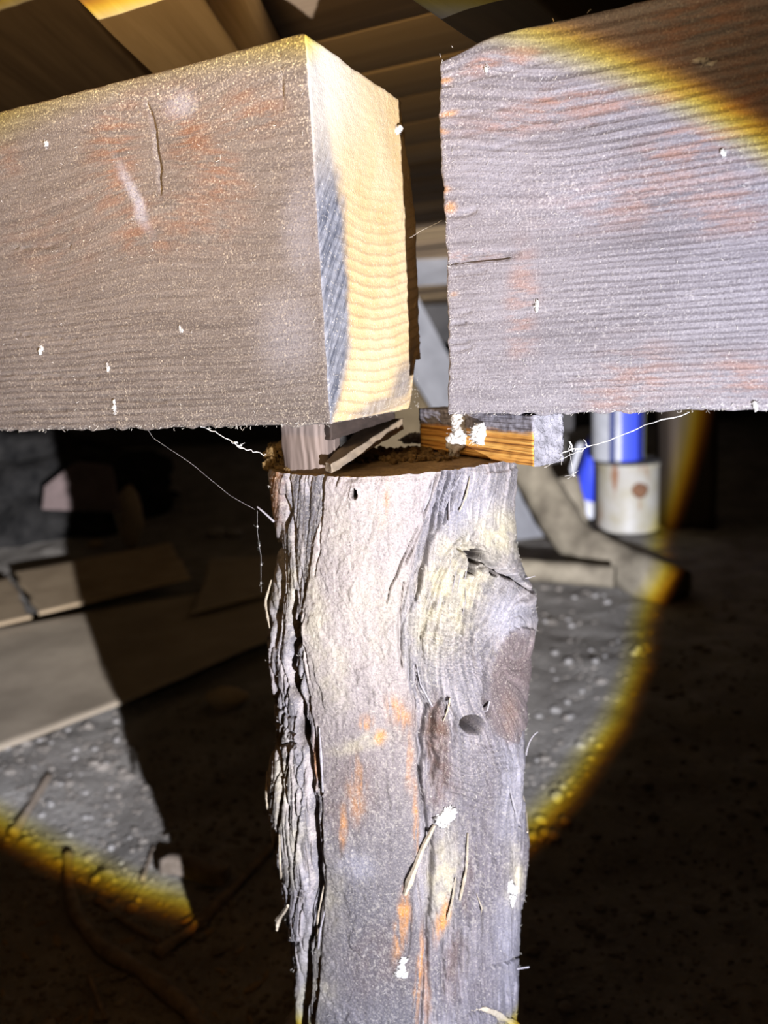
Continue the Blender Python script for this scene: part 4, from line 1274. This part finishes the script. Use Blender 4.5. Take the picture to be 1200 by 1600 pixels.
sheet('cardboard_sheet', [(-120, 1225), (470, 985), (450, 905), (-120, 1000)], 0.045, CARD_G, 'large grey-tan cardboard sheet lying flat on the dirt left of the post', 0.008, 1)
sheet('cardboard_sheet', [(60, 962), (300, 905), (265, 850), (22, 897)], 0.085, CARD, 'tan cardboard flap overlapping the far edge of the large sheet', 0.010, 2, wav=0.006)
sheet('cardboard_sheet', [(-90, 1000), (50, 968), (14, 905), (-120, 930)], 0.080, CARD, 'tan cardboard piece at the far left frame edge', 0.010, 3, wav=0.006)
sheet('cardboard_sheet', [(300, 960), (480, 915), (470, 868), (330, 875)], 0.075, CARD_G, 'small cardboard piece in the post shadow close to the post', 0.010, 4, wav=0.006)


def slab(name, pix_bl, pix_br, h, thick, mat, label, cat, lean=0.15, z0=None, group=None):
    a = on_z(*pix_bl, 0.02 if z0 is None else z0); b = on_z(*pix_br, 0.02 if z0 is None else z0)
    d = b - a; d[2] = 0; L_ = np.linalg.norm(d); d /= L_; nrm = np.array([-d[1], d[0], 0])
    V, Q, _ = grid_box(np.linspace(0, L_, 16), np.linspace(0, thick, 3), np.linspace(0, h, 14))
    V[:, 1] += lean * V[:, 2] + 0.006 * fbm(V[:, 0] * 8, V[:, 2] * 8, None, 2)
    V[:, 0] += 0.012 * fbm(V[:, 2] * 9, V[:, 0] * 5, None, 2); V[:, 2] += 0.012 * fbm(V[:, 0] * 9 + 5, V[:, 2] * 5, None, 2)
    W = np.asarray(a) + V[:, 0:1] * d + V[:, 1:2] * nrm + V[:, 2:3] * np.array([0, 0, 1.0])
    o = mesh_obj(name, W, Q, mat)
    return tag(o, label, cat, group)


pb = [on_y(66, 796, 4.42), on_y(185, 800, 4.42), on_y(170, 728, 4.52), on_y(118, 722, 4.52), on_y(70, 760, 4.46)]
V = pb + [p + np.array([0.01, 0.03, 0.0]) for p in pb]
o = mesh_obj('board_piece', V, [(0, 1, 2, 3, 4), (9, 8, 7, 6, 5)] + [(i, 5 + i, 5 + (i + 1) % 5, (i + 1) % 5) for i in range(5)], PINK)
tag(o, 'dusky pink board scrap lying on the dark heap at the far left', 'board')
o = mesh_obj('rubble_chunk', *blob(on_z(208, 850, 0.0) + np.array([0, 0, 0.16]), (0.085, 0.07, 0.17), 5, 0.3, 1.6, 3), CARD, smooth_shade=True)
tag(o, 'upright tan chunk standing behind the cardboard in the dark', 'chunk')
for i, (x_, y_, s_, lab) in enumerate([(338, 838, 0.06, 'pale stone in the post shadow beyond the cardboard'), (366, 838, 0.055, 'second pale stone right beside it, nearer the post'), (355, 1098, 0.06, 'tan lump of dirt on the ground in the post shadow'),
                                       (150, 850, 0.05, 'grey stone below the pink board')]):
    g_ = on_z(x_, y_, 0.0)
    o = mesh_obj('stone', *blob(g_ + np.array([0, 0, ground_h(g_[0], g_[1]) + s_ * 0.35]), (s_, s_ * .8, s_ * .6), i + 20, 0.3, 1.6, 3), STONE if i < 2 else CARD, smooth_shade=True)
    tag(o, lab, 'stone')

# dark heap of soil at far left
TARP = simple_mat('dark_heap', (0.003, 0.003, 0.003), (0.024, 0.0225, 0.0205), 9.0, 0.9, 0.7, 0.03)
V, Fs = blob((0, 0, 0), (1.3, 0.60, 0.66), 3, 0.30, 2.4, 5)
V = V * (1 + 0.05 * fbm(V[:, 0] * 9, V[:, 1] * 9, V[:, 2] * 9, 3))[:, None]
hp = on_z(-40, 880, 0.0)
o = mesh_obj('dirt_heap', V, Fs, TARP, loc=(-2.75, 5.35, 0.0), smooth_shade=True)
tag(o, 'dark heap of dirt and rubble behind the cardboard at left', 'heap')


# ---- pebbles
def pebble_field(n, region, label, group, smin, smax, seed):
    rs = random.Random(seed)
    protos = []
    for k_ in range(5):
        V, Fs = blob((0, 0, 0), (1, 0.85, 0.65), seed + k_, 0.35, 1.5, 2)
        me = bpy.data.meshes.new('pebble'); me.from_pydata([tuple(p) for p in V], [], Fs); me.materials.append(STONE)
        for p in me.polygons: p.use_smooth = True
        protos.append(me)
    for i in range(n):
        x_, y_ = region(rs)
        g_ = on_z(x_, y_, 0.0)
        s_ = rs.uniform(smin, smax)
        o = bpy.data.objects.new('pebble', protos[i % 5]); scene.collection.objects.link(o)
        o.location = (g_[0], g_[1], ground_h(g_[0], g_[1]) + s_ * 0.3); o.scale = (s_, s_, s_); o.rotation_euler = (0, 0, rs.uniform(0, 6))
        tag(o, label, 'pebble', group)


def reg_r(rs):
    y_ = rs.uniform(915, 1300); x_ = rs.uniform(830, 1060 - 0.5 * (y_ - 915)); return x_, y_
def reg_l(rs):
    y_ = rs.uniform(1110, 1400); x_ = rs.uniform(0, 190 + 0.3 * (y_ - 1110)); return x_, max(y_, 1175 - 0.45 * x_)
pebble_field(42, reg_r, 'small pale pebble on the torch-lit dirt right of the post', 'pebbles on the lit dirt right of the post', 0.006, 0.020, 50)
pebble_field(46, reg_l, 'small pale pebble on the lit dirt left of the post below the cardboard', 'pebbles on the lit dirt left of the post', 0.004, 0.012, 60)


# ---- loose clods and crumbs of soil: nobody could count them
rs = random.Random(77)
bag = Bag()
for i in range(2600):
    x_, y_ = (rs.uniform(-80, 470), rs.uniform(1080, 1640)) if i < 1700 else (rs.uniform(820, 1240), rs.uniform(900, 1620))
    g_ = on_z(x_, y_, 0.0)
    s_ = rs.uniform(0.002, 0.007) * (1.0 + 1.2 * (rs.random() < 0.12)) * (0.7 + 0.3 * g_[1])
    V, Fs = blob((g_[0], g_[1], ground_h(g_[0], g_[1]) + s_ * 0.2), (s_, s_ * rs.uniform(0.5, 1.0), s_ * 0.6), i, 0.4, 1.8, 1)
    bag.add(V, Fs)
o = mesh_obj('soil_crumbs', bag.v, bag.f, simple_mat('soil_clods', (0.12, 0.105, 0.085), (0.26, 0.23, 0.19), 12.0, 0.95, 0.3, 0.003), floor)
o['kind'] = 'stuff'; o['label'] = 'loose clods and crumbs of soil'

# ---- sticks and roots, lower left
def ground_stick(pix, r, mat, label, name='stick', lift=0.012, cat='stick', taper=0.7):
    P_ = []
    for (x_, y_) in pix:
        g_ = on_z(x_, y_, 0.0); P_.append([g_[0], g_[1], ground_h(g_[0], g_[1]) + lift])
    P_ = np.array(P_); n = len(P_); t = np.linspace(0, n - 1, 8 * n)
    C = np.stack([np.interp(t, range(n), P_[:, k_]) for k_ in range(3)], 1)
    # soften the corners
    for _ in range(4): C[1:-1] = (C[:-2] + C[1:-1] * 2 + C[2:]) / 4
    C[:, 2] += 0.004 * noise3(t * 1.3, t * 0)
    V, Fs = tube(C, np.linspace(r, r * taper, len(C)) * (1 + 0.15 * noise3(t * 2.1, t * 0 + 4)), 9)
    o = mesh_obj(name, V, Fs, mat, smooth_shade=True)
    return tag(o, label, cat)


ground_stick([(18, 1292), (48, 1250), (76, 1208)], 0.013, STICK, 'pale stick on the lit dirt at the left frame edge')
ground_stick([(104, 1320), (106, 1380), (118, 1430), (160, 1485), (230, 1535), (290, 1570), (330, 1640)], 0.012, STICKD, 'dark root curving down across the bottom left', 'root', 0.012, 'root', 1.2)
ground_stick([(245, 1495), (300, 1450), (350, 1400), (425, 1315)], 0.013, STICKD, 'dark root slanting up toward the post', 'root', 0.010, 'root')
ground_stick([(150, 1395), (200, 1440), (250, 1475)], 0.008, STICKD, 'thin dark stick between the two roots')
ground_stick([(222, 1370), (240, 1320)], 0.006, STICK, 'thin pale stick near the shadow edge of the post')
ground_stick([(140, 1530), (155, 1570), (165, 1600)], 0.005, STICKD, 'thin twig at the bottom edge left of the root')
a_, b_ = on_z(245, 1345, 0.02), on_z(352, 1362, 0.02)
slab('wood_offcut', (258, 1366), (352, 1382), 0.030, 0.03, STICK, 'short wooden offcut half in the post shadow', 'offcut', 0.0, 0.01)
CHIP = simple_mat('wood_chip', (0.20, 0.14, 0.08), (0.34, 0.26, 0.16), 60.0, 0.9, 0.3, 0.002)
rs = random.Random(5)
for i in range(26):
    x_, y_ = rs.uniform(0, 420), rs.uniform(1420, 1600)
    g_ = on_z(x_, y_, 0.0); s_ = rs.uniform(0.008, 0.022)
    V, Fs = blob((0, 0, 0), (s_, s_ * 0.35, s_ * 0.25), i, 0.3, 1.6, 1)
    o = mesh_obj('wood_chip', V, Fs, CHIP, loc=(g_[0], g_[1], ground_h(g_[0], g_[1]) + s_ * 0.12), rotz=rs.uniform(0, 6))
    tag(o, 'small wood chip on the dark dirt at bottom left', 'wood chip', 'wood chips on the dark dirt at bottom left')

# ---- right background: cans, cylinder, post, pipes
def lathe(profile, n=40):
    V = []; Fs = []
    for (r, z) in profile:
        for k_ in range(n):
            a = 2 * math.pi * k_ / n; V.append((r * math.cos(a), r * math.sin(a), z))
    m_ = len(profile)
    for i in range(m_ - 1):
        for k_ in range(n):
            k2 = (k_ + 1) % n; Fs.append((i * n + k_, i * n + k2, (i + 1) * n + k2, (i + 1) * n + k_))
    Fs.append(tuple(range(n))[::-1]); Fs.append(tuple((m_ - 1) * n + k_ for k_ in range(n)))
    return V, Fs


def can_mat(name, base, stain, rust, bands=None):
    m = Mat(name, 0.5, 0.4)
    o3 = m.tc.outputs['Object']; s = m.sep(o3)
    n = m.noise(o3, 9.0, 4.0, 0.6)
    c = m.ramp(n, [(0.4, base), (0.7, stain)])
    rn = m.noise(m.coords((14, 14, 2.5)), 1.0, 3.0, 0.6)
    c = m.mix(m.ramp(rn, [(0.58, 0.0), (0.66, 0.85)]), c, rust)
    if bands:
        ang = m.math('ARCTAN2', s[1], s[0])
        for (a0, a1, col_) in bands:
            k_ = m.math('MULTIPLY', m.math('GREATER_THAN', ang, a0), m.math('LESS_THAN', ang, a1))
            c = m.mix(k_, c, col_)
    m.color(c)
    return m.m


CANW = can_mat('can_white', (0.36, 0.335, 0.28), (0.30, 0.265, 0.17), (0.22, 0.09, 0.035))
CANB = can_mat('can_blue_white', (0.38, 0.38, 0.38), (0.30, 0.30, 0.30), (0.25, 0.22, 0.16), [(-1.75, -1.05, (0.05, 0.08, 0.55)), (-1.05, -0.6, (0.02, 0.03, 0.22)), (-2.2, -1.95, (0.03, 0.04, 0.12)), (-0.6, 0.0, (0.50, 0.50, 0.15))])
DARKM = simple_mat('dark_lid', (0.03, 0.03, 0.03), (0.07, 0.065, 0.06), 20.0, 0.6, 0.2, 0.002)
RUSTM = simple_mat('rust_spot', (0.10, 0.05, 0.03), (0.20, 0.10, 0.05), 30.0, 0.8, 0.3, 0.002)
gc_ = on_z(995, 838, 0.02)
depth = gc_[1]
def wx(px_, py_, yy): return on_y(px_, py_, yy)
cl, cr_ = wx(947, 780, depth), wx(1046, 780, depth)
R_c = (cr_[0] - cl[0]) / 2; cx_ = (cr_[0] + cl[0]) / 2
zt = wx(1000, 727, depth)[2]
e = bpy.data.objects.new('paint_can', None); link(e); e.location = (cx_, depth + R_c, 0.03)
tag(e, 'rust-streaked white metal can standing on the dirt at right', 'can')
hc = zt - 0.03
V, Fs = lathe([(R_c * 0.97, 0), (R_c, 0.008), (R_c * 0.98, 0.02), (R_c * 0.98, hc * 0.5), (R_c * 0.98, hc - 0.03), (R_c * 1.0, hc - 0.02), (R_c * 0.99, hc)])
mesh_obj('can_body', V, Fs, CANW, e, smooth_shade=True)
V, Fs = lathe([(R_c * 1.02, hc), (R_c * 1.03, hc + 0.012), (R_c * 0.9, hc + 0.016), (R_c * 0.86, hc + 0.008)])
mesh_obj('lid', V, Fs, DARKM, e, smooth_shade=True)
V, Fs = blob((R_c * 0.08, -R_c * 0.98, hc * 0.64), (0.042, 0.012, 0.042), 2, 0.15, 1.5, 3)
o = mesh_obj('rust_spot', V, Fs, RUSTM, e, smooth_shade=True); o['label'] = 'dark rusted spot'
# upper can on the lid
R_u = R_c * 0.84
e2 = bpy.data.objects.new('paint_can', None); link(e2)
e2.location = (wx(981, 700, depth)[0], depth + R_c, 0.03 + hc + 0.017)
tag(e2, 'white and blue can stacked on top of the rusted white can', 'can')
V, Fs = lathe([(R_u * 0.97, 0), (R_u, 0.008), (R_u * 0.98, 0.02), (R_u * 0.98, 0.30), (R_u, 0.31), (R_u * 0.98, 0.33)])
mesh_obj('can_body', V, Fs, CANB, e2, smooth_shade=True)
V, Fs = lathe([(R_u * 1.0, 0.33), (R_u * 1.01, 0.342), (R_u * 0.88, 0.345)])
mesh_obj('lid', V, Fs, DARKM, e2, smooth_shade=True)
# leaning blue tube
BLUE = can_mat('tube_blue', (0.04, 0.07, 0.60), (0.03, 0.05, 0.45), (0.02, 0.03, 0.2))
WHT = simple_mat('tube_white', (0.55, 0.55, 0.56), (0.70, 0.70, 0.70), 10.0, 0.5, 0.1, 0.001)
p0_ = wx(905, 806, depth + 0.55); p1_ = wx(942, 685, depth + 0.62)
ax = p1_ - p0_; L_ = np.linalg.norm(ax)
e3 = bpy.data.objects.new('blue_tube', None); link(e3); e3.location = p0_
e3.rotation_euler = Vector(ax).to_track_quat('Z', 'Y').to_euler()
tag(e3, 'leaning tube with blue body and white base left of the cans', 'tube')
V, Fs = lathe([(0.085, 0), (0.09, 0.01), (0.09, L_ * 0.2)]); mesh_obj('base_cap', V, Fs, WHT, e3, smooth_shade=True)
V, Fs = lathe([(0.086, L_ * 0.2), (0.086, L_ * 0.95), (0.08, L_)]); mesh_obj('tube_body', V, Fs, BLUE, e3, smooth_shade=True)
V, Fs = lathe([(0.04, 0), (0.042, 0.01), (0.042, 0.36), (0.03, 0.38)])
q_ = wx(886, 800, depth + 0.95)
o = mesh_obj('white_tube', V, Fs, WHT, smooth_shade=True, loc=(q_[0], q_[1], max(0.06, q_[2] - 0.05))); o.rotation_euler = (0.1, 0.28, 0)
tag(o, 'narrow white tube behind the leaning blue tube', 'tube')

# brown timber post behind the cans
a_ = wx(1042, 800, depth + 0.25); b_ = wx(1112, 800, depth + 0.25)
V, Q, _ = grid_box(np.linspace(a_[0], b_[0], 6), np.linspace(depth + 0.2, depth + 0.45, 4), np.linspace(-0.02, 1.46, 20))
V[:, 0] += 0.01 * fbm(V[:, 2] * 3, V[:, 1] * 3, None, 2)
o = mesh_obj('timber_post', V, Q, board_mat('far_post', (0.03, 0.02, 0.013), (0.07, 0.048, 0.03), (0.045, 0.032, 0.02), 2))
tag(o, 'square brown timber post standing right of the cans', 'post')


# pipes
PIPE = simple_mat('old_pipe', (0.12, 0.10, 0.07), (0.29, 0.25, 0.175), 9.0, 0.85, 0.4, 0.006)


def pipe(pix_depth, r, label, name='old_pipe', mat=PIPE, rings=0):
    P_ = np.array([wx(x_, y_, d_) for (x_, y_, d_) in pix_depth]); n = len(P_)
    t = np.linspace(0, n - 1, 12 * n)
    C = np.stack([np.interp(t, range(n), P_[:, k_]) for k_ in range(3)], 1)
    for _ in range(14): C[1:-1] = (C[:-2] + C[1:-1] * 2 + C[2:]) / 4
    rr = np.array([r * (1 + 0.03 * math.sin(i * 0.37) + 0.02 * math.sin(i * 0.9)) for i in range(len(C))])
    V, Fs = tube(C, rr, 18)
    o = mesh_obj(name, V, Fs, mat, smooth_shade=True)
    return tag(o, label, 'pipe', 'old pipes on the dirt right of the post')


pipe([(800, 690, 3.9), (850, 770, 3.7), (895, 845, 3.5), (960, 882, 3.3), (1060, 925, 3.05)], 0.095, 'thick dusty pipe bending down along the dirt toward the right')
pipe([(790, 888, 3.12), (880, 895, 3.02), (960, 902, 2.93)], 0.045, 'thinner pipe lying level in front of the thick pipe')
pipe([(905, 836, 4.02), (896, 790, 4.02), (886, 745, 4.04)], 0.06, 'short upright pipe stub beside the thick bent pipe')

# seen through the gap between the beams
def gap_board(c0, c1, c2, c3, dist, thick, mat, label, name='loose_board'):
    P_ = [on_y(*c, dist + i_) for c, i_ in zip((c0, c1, c2, c3), (0, 0, 0.1, 0.1))]
    bk = [p + np.array([0.0, thick, 0]) for p in P_]
    V = P_ + bk
    Fs = [(0, 1, 2, 3), (7, 6, 5, 4), (0, 4, 5, 1), (1, 5, 6, 2), (2, 6, 7, 3), (3, 7, 4, 0)]
    o = mesh_obj(name, V, Fs, mat)
    return tag(o, label, 'board', 'boards seen through the gap between the beams')


BGREY = simple_mat('board_grey', (0.15, 0.15, 0.155), (0.24, 0.24, 0.245), 6.0, 0.8, 0.2, 0.003)
gap_board((590, 500), (800, 845), (850, 838), (640, 440), 4.0, 0.03, BGREY, 'pale grey plank leaning down to the dirt behind the post, seen low in the gap')
gap_board((600, 450), (760, 440), (760, 395), (600, 385), 3.6, 0.02, BGREY, 'grey board lying behind, seen in mid gap between the beams')
gap_board((560, 400), (800, 395), (800, 345), (560, 352), 4.2, 0.05, B_BRN, 'brown board crossing behind the gap between the beams')
gap_board((560, 292), (800, 284), (800, 272), (560, 280), 2.6, 0.03, B_TAN, 'thin tan batten near the top of the gap')
gap_board((560, 850), (740, 845), (740, 560), (560, 540), 4.4, 0.02, simple_mat('dull_sheet', (0.07, 0.052, 0.028), (0.12, 0.09, 0.05), 8.0), 'tan sheet standing low behind the gap between the beams')
